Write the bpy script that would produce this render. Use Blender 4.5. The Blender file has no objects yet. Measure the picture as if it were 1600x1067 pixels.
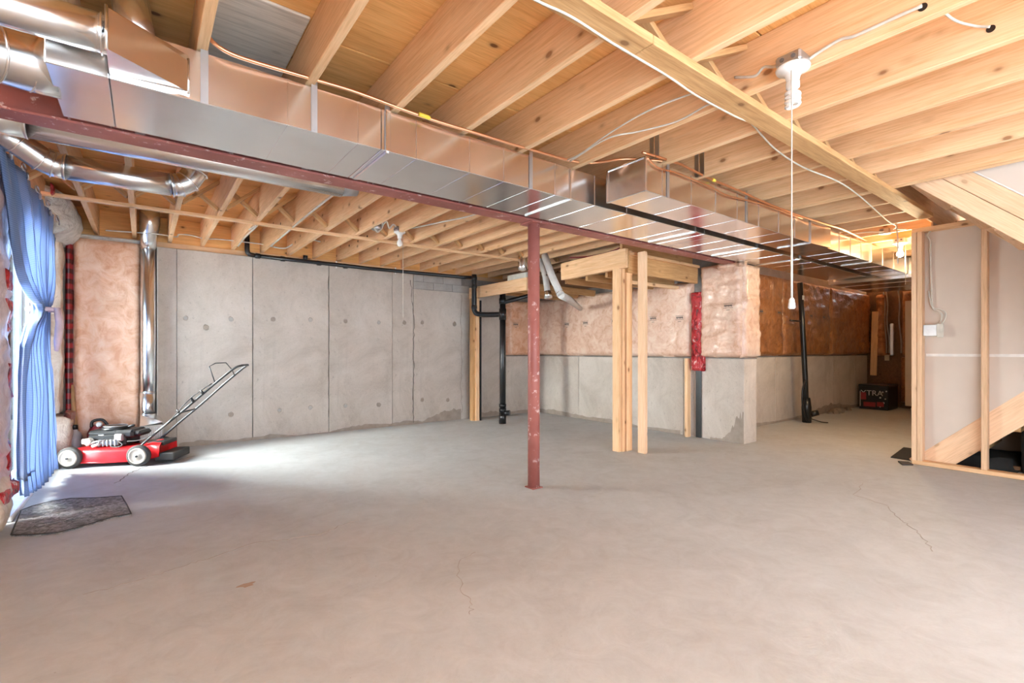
import bpy, math, random
from mathutils import Vector, Matrix, noise
random.seed(7)
R = math.radians
sc = bpy.context.scene
C = sc.collection

# ------------------------------------------------------------------ camera, sky, sun, exposure
cam_d = bpy.data.cameras.new('camera'); cam = bpy.data.objects.new('camera', cam_d); C.objects.link(cam)
cam_d.sensor_width = 36.0; cam_d.lens = 756.0 / 1600.0 * 36.0
cam_d.shift_y = 13.5 / 1600.0; cam_d.clip_start = 0.02
cam.location = (0, 0, 1.055); cam.rotation_euler = (R(90), 0, R(-37.25))
sc.camera = cam
w = bpy.data.worlds.new('sky'); sc.world = w; w.use_nodes = True
bg = w.node_tree.nodes['Background']; bg.inputs[0].default_value = (0.74, 0.88, 1.0, 1); bg.inputs[1].default_value = 2.2
sd = bpy.data.lights.new('hazy_sun', 'SUN'); sun = bpy.data.objects.new('hazy_sun', sd); C.objects.link(sun)
sd.energy = 34.0; sd.angle = R(80); sd.color = (1.0, 0.985, 0.96)
sun.rotation_euler = Vector((0.78, -0.50, -0.36)).to_track_quat('-Z', 'Y').to_euler()
vs = sc.view_settings; vs.view_transform = 'Standard'; vs.look = 'None'; vs.gamma = 1.0; vs.use_curve_mapping = False
vs.exposure = 2.13
try:
    sc.cycles.use_denoising = True
    sc.cycles.max_bounces = 10; sc.cycles.diffuse_bounces = 7; sc.cycles.glossy_bounces = 4
    sc.cycles.sample_clamp_indirect = 6.0; sc.cycles.caustics_reflective = False; sc.cycles.caustics_refractive = False
except Exception: pass

# ------------------------------------------------------------------ materials
MT = {}
class NT:
    def __init__(s, name):
        s.m = bpy.data.materials.new(name); s.m.use_nodes = True; s.t = s.m.node_tree; s.n = s.t.nodes
        s.b = s.n['Principled BSDF']; MT[name] = s.m
    def node(s, typ, **kw):
        n = s.n.new(typ)
        for k, v in kw.items(): setattr(n, k, v)
        return n
    def link(s, a, b): s.t.links.new(a, b)
    def coords(s, scale=(1,1,1), rnd=True, kind='Object'):
        tc = s.node('ShaderNodeTexCoord'); src = tc.outputs[kind]
        if rnd:
            oi = s.node('ShaderNodeObjectInfo'); mu = s.node('ShaderNodeMath', operation='MULTIPLY'); mu.inputs[1].default_value = 37.0
            s.link(oi.outputs['Random'], mu.inputs[0])
            va = s.node('ShaderNodeVectorMath', operation='ADD'); s.link(src, va.inputs[0]); s.link(mu.outputs[0], va.inputs[1]); src = va.outputs[0]
        mp = s.node('ShaderNodeMapping'); mp.inputs['Scale'].default_value = scale; s.link(src, mp.inputs['Vector'])
        return mp.outputs[0]
    def noise(s, vec, scale, detail=4, rough=0.55, dist=0.0):
        n = s.node('ShaderNodeTexNoise'); n.inputs['Scale'].default_value = scale; n.inputs['Detail'].default_value = detail
        n.inputs['Roughness'].default_value = rough; n.inputs['Distortion'].default_value = dist
        s.link(vec, n.inputs['Vector']); return n.outputs['Fac']
    def ramp(s, fac, stops):
        r = s.node('ShaderNodeValToRGB'); e = r.color_ramp.elements
        while len(e) < len(stops): e.new(0.5)
        for el, (p, c) in zip(e, stops):
            el.position = p; el.color = (c[0], c[1], c[2], 1) if hasattr(c, '__len__') else (c, c, c, 1)
        s.link(fac, r.inputs[0]); return r.outputs[0]
    def mix(s, fac, a, b, mode='MIX'):
        m = s.node('ShaderNodeMix', data_type='RGBA', blend_type=mode)
        for sock, v in ((m.inputs[0], fac), (m.inputs[6], a), (m.inputs[7], b)):
            if hasattr(v, 'is_linked'): s.link(v, sock)
            elif hasattr(v, '__len__'): sock.default_value = (*v, 1)
            else: sock.default_value = v
        return m.outputs[2]
    def color(s, v): s.link(v, s.b.inputs['Base Color'])
    def bump(s, h, strength=0.3, dist=0.01):
        b = s.node('ShaderNodeBump'); b.inputs['Strength'].default_value = strength; b.inputs['Distance'].default_value = dist
        s.link(h, b.inputs['Height']); s.link(b.outputs[0], s.b.inputs['Normal'])
    def set(s, **kw):
        for k, v in kw.items():
            i = s.b.inputs[k]; i.default_value = (*v, 1) if hasattr(v, '__len__') and len(v) == 3 else v

def plain(name, col, rough=0.6, metal=0.0, spec=0.5):
    n = NT(name); n.set(**{'Roughness': rough, 'Metallic': metal, 'Specular IOR Level': spec})
    v = n.coords((1,1,1)); f = n.noise(v, 14, 3)
    n.color(n.ramp(f, [(0.3, [c*0.86 for c in col]), (0.7, [min(1, c*1.1) for c in col])]))
    return n.m

def wood(name, light, mid, dark, knot, rough=0.6, knots=1.0):
    n = NT(name); n.set(Roughness=rough, **{'Specular IOR Level': 0.3})
    g = n.noise(n.coords((1.3, 16, 16)), 2.2, 5, 0.6, 0.6)
    base = n.ramp(g, [(0.28, dark), (0.48, mid), (0.72, light)])
    big = n.ramp(n.noise(n.coords((0.7, 2, 2)), 1.6, 2), [(0.35, (0.86, 0.82, 0.78)), (0.65, (1.06, 1.04, 1.04))])
    base = n.mix(1.0, base, big, 'MULTIPLY')
    oi = n.node('ShaderNodeObjectInfo')
    base = n.mix(1.0, base, n.ramp(oi.outputs['Random'], [(0.0, (0.86, 0.80, 0.74)), (0.5, (1, 1, 1)), (1.0, (1.05, 1.04, 1.03))]), 'MULTIPLY')
    fine = n.noise(n.coords((2.0, 45, 45)), 3, 4, 0.6, 0.3)
    base = n.mix(0.38, base, n.ramp(fine, [(0.35, [c*0.7 for c in mid]), (0.6, light)]), 'MIX')
    vo = n.node('ShaderNodeTexVoronoi'); vo.inputs['Scale'].default_value = 1.0; n.link(n.coords((4.2, 7.2, 7.2)), vo.inputs['Vector'])
    km = n.ramp(vo.outputs['Distance'], [(0.07, 1.0), (0.095, 0.5), (0.12, 0.22), (0.20, 0.0)])
    km2 = n.node('ShaderNodeMath', operation='MULTIPLY'); n.link(km, km2.inputs[0]); km2.inputs[1].default_value = 0.8 * knots
    n.color(n.mix(km2.outputs[0], base, knot)); n.bump(g, 0.15, 0.003)
    return n.m
wood('lumber', (0.90, 0.635, 0.395), (0.855, 0.548, 0.30), (0.72, 0.395, 0.172), (0.22, 0.075, 0.022))
wood('stair_lumber', (0.86, 0.62, 0.42), (0.81, 0.55, 0.345), (0.73, 0.46, 0.265), (0.30, 0.14, 0.06), knots=0.6)
wood('aged_lumber', (0.66, 0.41, 0.20), (0.55, 0.31, 0.13), (0.40, 0.20, 0.075), (0.17, 0.07, 0.025))  # aged tone; in the nook its darker colour stands in for shade
wood('plywood', (0.90, 0.54, 0.22), (0.84, 0.45, 0.155), (0.70, 0.32, 0.085), (0.13, 0.04, 0.012), knots=1.1)
wood('weathered_plywood', (0.80, 0.76, 0.70), (0.68, 0.64, 0.58), (0.42, 0.39, 0.35), (0.14, 0.12, 0.10), knots=0.3)
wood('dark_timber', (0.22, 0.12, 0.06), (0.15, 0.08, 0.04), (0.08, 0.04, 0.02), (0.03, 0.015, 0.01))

def concrete(name, light, mid, dark, streak=True, rough=0.85, sheen=0.3):
    n = NT(name); n.set(Roughness=rough, **{'Specular IOR Level': sheen})
    a = n.noise(n.coords((1, 1, 1), False), 1.8, 9, 0.74, 0.6)
    c = n.ramp(a, [(0.36, dark), (0.50, mid), (0.62, light)])
    if streak:
        st = n.noise(n.coords((9, 9, 0.35), False), 1.6, 4, 0.6)
        c = n.mix(n.ramp(st, [(0.60, 0.0), (0.72, 0.30)]), c, [x*0.62 for x in mid])
        pit = n.noise(n.coords((1, 1, 0.6), False), 30, 4, 0.75)
        c = n.mix(n.ramp(pit, [(0.60, 0.0), (0.67, 0.65)]), c, [x*0.40 for x in dark])
        lo = n.noise(n.coords((1, 1, 1), False), 0.7, 3, 0.5)
        c = n.mix(0.35, c, n.ramp(lo, [(0.35, dark), (0.6, light)]))
    f = n.noise(n.coords((1, 1, 1), False), 60, 5, 0.7)
    c = n.mix(0.22, c, n.ramp(f, [(0.3, [x*0.7 for x in mid]), (0.7, light)]))
    n.color(c); n.bump(f, 0.25, 0.004); return n
concrete('wall_concrete', (0.68, 0.615, 0.555), (0.575, 0.51, 0.45), (0.40, 0.34, 0.285))
concrete('block_concrete', (0.52, 0.49, 0.46), (0.44, 0.42, 0.395), (0.34, 0.32, 0.30), False)
concrete('ledge_grey', (0.33, 0.31, 0.29), (0.26, 0.245, 0.23), (0.18, 0.17, 0.16), False)
n = concrete('floor_concrete', (0.565, 0.595, 0.61), (0.505, 0.53, 0.54), (0.415, 0.425, 0.425), False, 0.62, 0.35)
# trowel swirls and stains of the slab
sw = n.noise(n.coords((1, 1, 1), False), 5.5, 8, 0.7, 1.6)
old = n.b.inputs['Base Color'].links[0].from_socket
c1 = n.mix(0.5, old, n.ramp(sw, [(0.36, (0.45, 0.468, 0.475)), (0.5, (0.51, 0.535, 0.545)), (0.66, (0.57, 0.60, 0.615))]))
spk = n.noise(n.coords((1, 1, 1), False), 46, 2, 0.5)
n.color(n.mix(n.ramp(spk, [(0.76, 0.0), (0.80, 0.6)]), c1, (0.22, 0.20, 0.18)))
n.bump(sw, 0.35, 0.006)
plain('crack', (0.15, 0.13, 0.115), 0.9); plain('stain', (0.40, 0.30, 0.23), 0.9); plain('dirt', (0.25, 0.20, 0.16), 0.95)
plain('hairline', (0.40, 0.375, 0.355), 0.9)

def galv(name, col, rough, rvar=0.1):
    n = NT(name); n.set(Metallic=1.0)
    vo = n.node('ShaderNodeTexVoronoi'); vo.inputs['Scale'].default_value = 55; n.link(n.coords(), vo.inputs['Vector'])
    sp = n.ramp(vo.outputs['Color'], [(0.2, [c*0.965 for c in col]), (0.8, col)])
    sm = n.noise(n.coords((1, 1, 1)), 3, 4, 0.6)
    n.color(n.mix(0.4, sp, n.ramp(sm, [(0.35, [c*0.93 for c in col]), (0.65, col)])))
    n.link(n.ramp(sm, [(0.3, rough-rvar*0.4), (0.7, rough+rvar)]), n.b.inputs['Roughness'])
    n.bump(n.noise(n.coords((1.5, 1.5, 1.5)), 2.2, 1), 0.03, 0.02)
galv('galvanised', (0.84, 0.84, 0.84), 0.2, 0.05)
galv('galvanised_round', (0.84, 0.85, 0.86), 0.22, 0.05)
galv('zinc_box', (0.52, 0.53, 0.55), 0.4)
galv('copper', (0.80, 0.40, 0.22), 0.3)
n = NT('red_primer'); n.set(Roughness=0.5)
a = n.noise(n.coords((1, 1, 1), False), 18, 6, 0.7)
c = n.ramp(n.noise(n.coords((1, 1, 1), False), 3, 4), [(0.3, (0.27, 0.070, 0.055)), (0.7, (0.42, 0.15, 0.125))])
n.color(n.mix(n.ramp(a, [(0.585, 0.0), (0.64, 0.85)]), c, (0.66, 0.48, 0.45))); n.bump(a, 0.2, 0.002)

def insul(name, light, mid, dark, rough=0.42, bump=0.5):
    n = NT(name); n.set(Roughness=rough, **{'Specular IOR Level': 0.5, 'Coat Weight': 0.35, 'Coat Roughness': 0.16})
    a = n.noise(n.coords((1, 1, 1)), 8, 6, 0.68, 0.9)
    b2 = n.noise(n.coords((1, 1, 1)), 2.1, 3, 0.5)
    c = n.ramp(a, [(0.36, dark), (0.49, mid), (0.62, light)])
    n.color(n.mix(0.25, c, n.ramp(b2, [(0.3, dark), (0.7, light)])))
    h = n.noise(n.coords((1.2, 1.2, 1.0)), 6, 6, 0.62, 2.6); n.bump(h, bump, 0.06)
insul('pink_insulation', (0.84, 0.56, 0.40), (0.76, 0.42, 0.265), (0.60, 0.26, 0.13), 0.5, 0.16)
insul('blush_insulation', (0.86, 0.66, 0.53), (0.79, 0.53, 0.40), (0.63, 0.35, 0.22), 0.36, 0.3)
insul('amber_insulation', (0.50, 0.215, 0.075), (0.38, 0.14, 0.042), (0.22, 0.07, 0.02), 0.3, 0.6)  # dim warm bulb light painted into the insulation colour
insul('beige_insulation', (0.80, 0.70, 0.60), (0.72, 0.60, 0.49), (0.58, 0.44, 0.33), 0.5, 0.4)
insul('mauve_insulation', (0.78, 0.62, 0.62), (0.66, 0.50, 0.50), (0.50, 0.30, 0.30), 0.3, 0.6)
insul('white_fibre', (0.80, 0.78, 0.72), (0.70, 0.67, 0.60), (0.52, 0.48, 0.42), 0.8, 0.9)
insul('maroon_tape', (0.34, 0.09, 0.07), (0.24, 0.05, 0.04), (0.13, 0.02, 0.02), 0.3, 0.6)
n = NT('red_tape'); n.set(Roughness=0.22)
a = n.noise(n.coords((1, 1, 0.6)), 16, 4, 0.6, 1.5)
n.color(n.ramp(a, [(0.34, (0.10, 0.006, 0.008)), (0.46, (0.42, 0.012, 0.018)), (0.60, (0.56, 0.035, 0.04)), (0.70, (0.85, 0.70, 0.68))])); n.bump(a, 0.9, 0.03)
n = NT('dark_red_tape'); n.set(Roughness=0.35)
wv = n.node('ShaderNodeTexWave'); wv.inputs['Scale'].default_value = 1.1; wv.inputs['Distortion'].default_value = 1.2; wv.bands_direction = 'Z'
n.link(n.coords((1, 1, 3), False), wv.inputs['Vector']); n.color(n.ramp(wv.outputs['Color'], [(0.3, (0.055, 0.006, 0.006)), (0.6, (0.30, 0.012, 0.016))]))
n = NT('curtain_blue'); n.set(Roughness=0.85, **{'Subsurface Weight': 0.0, 'Sheen Weight': 0.3})
wv = n.node('ShaderNodeTexWave'); wv.inputs['Scale'].default_value = 28; wv.bands_direction = 'Z'; wv.inputs['Distortion'].default_value = 0.6
n.link(n.coords((1, 1, 1), False), wv.inputs['Vector'])
cc = n.ramp(wv.outputs['Color'], [(0.35, (0.13, 0.21, 0.42)), (0.65, (0.25, 0.345, 0.57))]); n.color(cc)
tr = n.node('ShaderNodeBsdfTranslucent'); tr.inputs[0].default_value = (0.30, 0.38, 0.56, 1)
mx = n.node('ShaderNodeMixShader'); mx.inputs[0].default_value = 0.4
n.link(n.b.outputs[0], mx.inputs[1]); n.link(tr.outputs[0], mx.inputs[2]); n.link(mx.outputs[0], n.n['Material Output'].inputs[0])
n = NT('door_glass')
tp = n.node('ShaderNodeBsdfTransparent'); tp.inputs[0].default_value = (0.95, 0.98, 0.97, 1)
gl = n.node('ShaderNodeBsdfGlossy'); gl.inputs['Roughness'].default_value = 0.02
fr = n.node('ShaderNodeFresnel'); fr.inputs[0].default_value = 1.3
mx = n.node('ShaderNodeMixShader'); n.link(fr.outputs[0], mx.inputs[0]); n.link(tp.outputs[0], mx.inputs[1]); n.link(gl.outputs[0], mx.inputs[2])
n.link(mx.outputs[0], n.n['Material Output'].inputs[0])
plain('white_vinyl', (0.82, 0.83, 0.84), 0.35); plain('white_ceramic', (0.84, 0.83, 0.80), 0.25)
plain('white_cable', (0.62, 0.575, 0.50), 0.45); plain('yellow_tape', (0.85, 0.62, 0.06), 0.4)

n = NT('drywall'); n.set(Roughness=0.9); n.color(n.ramp(n.noise(n.coords((1, 1, 1)), 2.5, 3), [(0.3, (0.60, 0.505, 0.43)), (0.7, (0.655, 0.555, 0.475))]))
plain('dry_stain', (0.36, 0.30, 0.25), 0.95)
plain('joint_tape', (0.80, 0.76, 0.72), 0.9)
plain('black_abs', (0.012, 0.012, 0.013), 0.28); plain('rubber', (0.045, 0.042, 0.04), 0.75)
plain('mower_red', (0.60, 0.018, 0.022), 0.25); plain('mower_black', (0.015, 0.015, 0.016), 0.4)
plain('wheel_cream', (0.55, 0.50, 0.43), 0.6); plain('steel_rod', (0.045, 0.045, 0.048), 0.35, 0.0)
plain('engine_grey', (0.45, 0.45, 0.45), 0.4, 0.7); plain('plastic_grey', (0.33, 0.30, 0.30), 0.5)
plain('can_red', (0.22, 0.02, 0.025), 0.4); plain('register_cream', (0.62, 0.59, 0.52), 0.5)
plain('print_grey', (0.13, 0.11, 0.10), 0.8); plain('mat_dark', (0.02, 0.02, 0.02), 0.95)
plain('pvc_grey', (0.55, 0.54, 0.52), 0.4); plain('hole', (0.03, 0.015, 0.008), 0.95)
plain('box_black', (0.014, 0.014, 0.018), 0.3); plain('print_red', (0.30, 0.03, 0.04), 0.5); plain('print_white', (0.6, 0.6, 0.6), 0.5)
plain('patio', (0.55, 0.54, 0.52), 0.9); plain('grommet', (0.55, 0.55, 0.58), 0.3, 1.0); plain('tie_cloth', (0.72, 0.55, 0.58), 0.9)
plain('wood_stick', (0.42, 0.24, 0.11), 0.7)
n = NT('rubber_mat'); n.set(Roughness=0.85)
a = n.noise(n.coords((1, 1, 1), False), 26, 5, 0.7, 1.2)
n.color(n.ramp(a, [(0.36, (0.07, 0.068, 0.066)), (0.5, (0.22, 0.215, 0.21)), (0.64, (0.42, 0.41, 0.40))])); n.bump(a, 0.9, 0.01)
n = NT('cfl_glass'); n.set(Roughness=0.25, **{'Base Color': (0.88, 0.87, 0.85)})
n = NT('lit_bulb'); n.set(**{'Base Color': (1, .9, .7), 'Emission Color': (1.0, 0.80, 0.48), 'Emission Strength': 22.0})

# ------------------------------------------------------------------ mesh helpers
WM = {}
def link_obj(name, me, mat, parent=None, mw=None, smooth=False):
    if mat and not me.materials: me.materials.append(MT[mat])
    if smooth and len(me.polygons): me.polygons.foreach_set('use_smooth', [True]*len(me.polygons))
    o = bpy.data.objects.new(name, me); C.objects.link(o)
    mw = mw or Matrix.Identity(4)
    if parent:
        o.parent = parent; o.matrix_parent_inverse = WM[parent.name].inverted()
    o.matrix_basis = mw; WM[o.name] = mw.copy()
    return o
def mesh(name, v, f, mat, parent=None, smooth=False, mw=None):
    me = bpy.data.meshes.new(name); me.from_pydata([tuple(p) for p in v], [], f); me.update()
    return link_obj(name, me, mat, parent, mw, smooth)
def boxvf(x0, x1, y0, y1, z0, z1, b=0.0):
    if b <= 0:
        v = [(x,y,z) for x in (x0,x1) for y in (y0,y1) for z in (z0,z1)]
        return v, [(0,1,3,2),(4,6,7,5),(0,4,5,1),(2,3,7,6),(0,2,6,4),(1,5,7,3)]
    b = min(b, (x1-x0)*0.45, (y1-y0)*0.45, (z1-z0)*0.45)
    lo, hi = (x0,y0,z0), (x1,y1,z1); v = []; idx = {}
    for sx in (0,1):
        for sy in (0,1):
            for sz in (0,1):
                s = (sx,sy,sz)
                for ax in range(3):   # vertex lying in the face normal to ax
                    p = [ (hi[k] if s[k] else lo[k]) if k == ax else ((hi[k]-b) if s[k] else (lo[k]+b)) for k in range(3)]
                    idx[(s,ax)] = len(v); v.append(tuple(p))
    f = []
    for ax in range(3):
        u, w_ = (ax+1)%3, (ax+2)%3
        for sgn in (0,1):
            q = []
            for (a,c) in ((0,0),(1,0),(1,1),(0,1)):
                s = [0,0,0]; s[ax]=sgn; s[u]=a; s[w_]=c; q.append(idx[(tuple(s),ax)])
            f.append(tuple(q if sgn else q[::-1]))
        for a in (0,1):
            for c in (0,1):
                s0=[0,0,0]; s0[u]=a; s0[w_]=c; s1=list(s0); s1[ax]=1
                q=[idx[(tuple(s0),u)],idx[(tuple(s1),u)],idx[(tuple(s1),w_)],idx[(tuple(s0),w_)]]
                f.append(tuple(q if (a==c) else q[::-1]))
    for sx in (0,1):
        for sy in (0,1):
            for sz in (0,1):
                s=(sx,sy,sz); q=[idx[(s,0)],idx[(s,1)],idx[(s,2)]]
                f.append(tuple(q if (sx+sy+sz)%2 else q[::-1]))
    return v, f
def box(name, x0, x1, y0, y1, z0, z1, mat, parent=None, b=0.0, local=False):
    # geometry is kept around the object's own corner so that materials vary from piece to piece
    v, f = boxvf(0, x1-x0, 0, y1-y0, 0, z1-z0, b)
    return mesh(name, v, f, mat, parent, mw=Matrix.Translation((x0, y0, z0)))
BC = {}
def board(name, a, b_, wd, dp, mat='lumber', parent=None, up=(0,0,1), ch=0.003):
    """timber from a to b (centre line); wd across, dp along `up`; grain runs along its own x"""
    a, b_ = Vector(a), Vector(b_); d = b_-a; L = d.length; x = d.normalized()
    up = Vector(up); y = up.cross(x)
    if y.length < 1e-5: y = Vector((0,1,0)).cross(x)
    y.normalize(); z = x.cross(y)
    key = (round(L,4), round(wd,4), round(dp,4), mat)
    if key not in BC:
        v, f = boxvf(0, L, -wd/2, wd/2, -dp/2, dp/2, ch)
        me = bpy.data.meshes.new(name); me.from_pydata(v, [], f); me.update(); me.materials.append(MT[mat]); BC[key] = me
    m = Matrix((( x.x,y.x,z.x,a.x),(x.y,y.y,z.y,a.y),(x.z,y.z,z.z,a.z),(0,0,0,1)))
    return link_obj(name, BC[key], mat, parent, m)
def sweep(pts, r, seg=12, caps=True, smoothpath=0):
    pts = [Vector(p) for p in pts]
    if smoothpath:
        out = []
        for i in range(len(pts)-1):
            p0 = pts[max(i-1,0)]; p1 = pts[i]; p2 = pts[i+1]; p3 = pts[min(i+2,len(pts)-1)]
            for k in range(smoothpath):
                t = k/smoothpath
                out.append(0.5*((2*p1)+(-p0+p2)*t+(2*p0-5*p1+4*p2-p3)*t*t+(-p0+3*p1-3*p2+p3)*t**3))
        out.append(pts[-1]); pts = out
    n_ = len(pts); rr = r if hasattr(r, '__len__') else [r]*n_
    if len(rr) != n_: rr = [rr[min(int(i*len(rr)/n_), len(rr)-1)] for i in range(n_)]
    v = []; f = []; prev = None
    for i in range(n_):
        t = (pts[min(i+1,n_-1)]-pts[max(i-1,0)]).normalized()
        if prev is None:
            ref = Vector((0,0,1)) if abs(t.z) < 0.9 else Vector((1,0,0))
            u = t.cross(ref).normalized()
        else:
            u = (prev - t*prev.dot(t)); u = u.normalized() if u.length > 1e-6 else t.orthogonal().normalized()
        prev = u; w_ = t.cross(u)
        k = 1.0
        if 0 < i < n_-1:
            ca = (pts[i]-pts[i-1]).normalized().dot((pts[i+1]-pts[i]).normalized()); k = 1.0  # mitre handled by averaging
        for j in range(seg):
            an = 2*math.pi*j/seg; v.append(pts[i]+(u*math.cos(an)+w_*math.sin(an))*rr[i]*k)
    for i in range(n_-1):
        for j in range(seg):
            f.append((i*seg+j, i*seg+(j+1)%seg, (i+1)*seg+(j+1)%seg, (i+1)*seg+j))
    if caps: f.append(tuple(range(seg))[::-1]); f.append(tuple((n_-1)*seg+j for j in range(seg)))
    return v, f
def tube(name, pts, r, mat, parent=None, seg=12, sp=0, caps=True, smooth=True):
    v, f = sweep(pts, r, seg, caps, sp)
    o = mesh(name, v, f, mat, parent)
    if smooth:
        for p in o.data.polygons: p.use_smooth = len(p.vertices) == 4
    return o
def ring(name, c, axis, R_, r, mat, parent=None, seg=16, s2=6):
    c = Vector(c); ax = Vector(axis).normalized(); u = ax.orthogonal().normalized(); w_ = ax.cross(u)
    v = []; f = []
    for i in range(seg):
        a = 2*math.pi*i/seg; d = u*math.cos(a)+w_*math.sin(a)
        for j in range(s2):
            b = 2*math.pi*j/s2; v.append(c+d*(R_+r*math.cos(b))+ax*r*math.sin(b))
    for i in range(seg):
        for j in range(s2): f.append((i*s2+j, ((i+1)%seg)*s2+j, ((i+1)%seg)*s2+(j+1)%s2, i*s2+(j+1)%s2))
    return mesh(name, v, f, mat, parent, True)
def lathe(name, c, prof, mat, parent=None, axis=(0,0,1), seg=20, smooth=True):
    c = Vector(c); ax = Vector(axis).normalized(); u = ax.orthogonal().normalized(); w_ = ax.cross(u); v = []; f = []
    for (r, h) in prof:
        for j in range(seg):
            a = 2*math.pi*j/seg; v.append(c+ax*h+(u*math.cos(a)+w_*math.sin(a))*max(r, 1e-4))
    for i in range(len(prof)-1):
        for j in range(seg): f.append((i*seg+j, i*seg+(j+1)%seg, (i+1)*seg+(j+1)%seg, (i+1)*seg+j))
    f.append(tuple(range(seg))[::-1]); f.append(tuple((len(prof)-1)*seg+j for j in range(seg)))
    o = mesh(name, v, f, mat, parent)
    if smooth:
        for p in o.data.polygons: p.use_smooth = len(p.vertices) == 4
    return o
def pillow(name, o0, u, v_, nrm, W, Hh, th, mat, parent=None, nx=24, ny=24, amp=0.012, fr=4.0, seed=0, edge=0.06, wr=0.0):
    """soft plastic-wrapped panel: wavy front, rounded rim, flat back"""
    o0, u, v_, nrm = Vector(o0), Vector(u), Vector(v_), Vector(nrm); vs_ = []; f = []
    for j in range(ny+1):
        for i in range(nx+1):
            a, b = W*i/nx, Hh*j/ny
            e = min(a, W-a, b, Hh-b)/edge; e = min(1.0, max(0.0, e)); e = math.sqrt(1-(1-e)**2)
            q = Vector((a*fr, b*fr, seed*7.3))
            h = noise.noise(q)*amp + noise.noise(q*2.7)*amp*0.5
            if wr:
                q2 = Vector((a*1.5, b*14, seed*3.1+1)); h += abs(noise.noise(q2+Vector((noise.noise(q)*0.8,)*3)))*wr
            rimx = noise.noise(Vector((b*3, seed, 4)))*0.012 if (i in (0, nx)) else 0
            vs_.append(o0+u*(a+rimx)+v_*b+nrm*(th*e+h*(0.3+0.7*e)))
    m_ = nx+1
    for j in range(ny):
        for i in range(nx): f.append((j*m_+i, j*m_+i+1, (j+1)*m_+i+1, (j+1)*m_+i))
    k = len(vs_); bs = 0.0
    per = [i for i in range(nx)] + [j*m_+nx for j in range(ny)] + [ny*m_+i for i in range(nx, 0, -1)] + [j*m_ for j in range(ny, 0, -1)]
    for p in per:
        q = vs_[p]; vs_.append(q - nrm*((q-o0).dot(nrm)))
    L = len(per)
    for t in range(L): f.append((per[t], k+t, k+(t+1)%L, per[(t+1)%L]))
    f.append(tuple(k+t for t in range(L))[::-1])
    o = mesh(name, vs_, f, mat, parent)
    for p in o.data.polygons: p.use_smooth = len(p.vertices) == 4
    return o
def ribbon(name, pts, wd, mat, parent, z=0.0, jit=0.012, sub=6, nrm='z', seed=1):
    """irregular flat crack lying on a surface, with a hair of thickness"""
    P = [];
    for i in range(len(pts)-1):
        a, b = Vector(pts[i]), Vector(pts[i+1])
        for k in range(sub): P.append(a.lerp(b, k/sub))
    P.append(Vector(pts[-1])); random.seed(seed); v = []; f = []
    for i, p in enumerate(P):
        t = (P[min(i+1,len(P)-1)]-P[max(i-1,0)]).normalized(); n_ = Vector((-t.y, t.x))
        q = p + n_*random.uniform(-jit, jit); h = wd*0.5*random.uniform(0.35, 1.3)
        for s in (-1, 1):
            r_ = q+n_*s*h
            for hgt in (0.0002, 0.0012):
                v.append((r_.x, r_.y, z+hgt) if nrm == 'z' else ((r_.x, z-hgt, r_.y) if nrm == 'y' else (z-hgt, r_.x, r_.y)))
    for i in range(len(P)-1):
        a, b = i*4, (i+1)*4
        f += [(a+1,b+1,b+3,a+3),(a,a+1,b+1,b) if False else (a,b,b+1,a+1),(a+2,a+3,b+3,b+2),(a,a+2,b+2,b)]
    return mesh(name, v, f, mat, parent)
def empty(name, loc):
    o = bpy.data.objects.new(name, None); C.objects.link(o); o.location = loc; o.empty_display_size = 0.1
    WM[o.name] = Matrix.Translation(loc); return o
def tag(o, label, cat, group=None):
    o['label'] = label; o['category'] = cat
    if group: o['group'] = group
    return o
def thing(name, loc, label, cat, group=None): return tag(empty(name, loc), label, cat, group)
def struct(o, label=None):
    o['kind'] = 'structure'
    if label: o['label'] = label
    return o

# ================================================================== SETTING
YB = 6.35; XN = 5.35; YP = 3.27; XL = -0.68; FY = -2.6
floor = struct(mesh('floor', [(-1.0,FY,0),(11.6,FY,0),(11.6,6.6,0),(-1.0,6.6,0),(-1.0,FY,-.15),(11.6,FY,-.15),(11.6,6.6,-.15),(-1.0,6.6,-.15)],
    [(0,1,2,3),(7,6,5,4),(0,4,5,1),(1,5,6,2),(2,6,7,3),(3,7,4,0)], 'floor_concrete'), 'grey trowelled concrete basement floor')
ribbon('crack', [(-.21,2.789),(-.058,2.789),(.06,2.817),(.189,2.865),(.271,2.877),(.488,2.958),(.64,2.91),(.802,2.87),(.931,2.936),(1.061,2.974)], .005, 'hairline', floor, seed=3)
ribbon('crack', [(4.542,1.364),(4.124,1.30),(4.008,1.075),(3.78,.964),(3.676,.875),(3.506,.777),(3.292,.677)], .006, 'hairline', floor, seed=4)
ribbon('crack', [(1.037,1.638),(1.082,1.695),(1.114,1.839),(1.235,2.07),(1.373,2.137)], .003, 'hairline', floor, seed=5)
ribbon('crack', [(-.182,4.956),(-.128,5.158),(-.088,5.313),(.023,5.519),(.4,5.75)], .007, 'crack', floor, seed=6)
def blot(name, c, r, mat, parent, seed, sx=1.0, sy=1.0, h=0.001):
    random.seed(seed); n_ = 14; v = [(c[0], c[1], h)]
    for i in range(n_):
        a = 2*math.pi*i/n_; k = r*random.uniform(.6, 1.15); v.append((c[0]+math.cos(a)*k*sx, c[1]+math.sin(a)*k*sy, 0.0003))
    return mesh(name, v, [(0, i+1, (i+1)%n_+1) for i in range(n_)], mat, parent)
blot('stain', (.366, 2.452), .035, 'stain', floor, 1, 1.2, .7)

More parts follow.
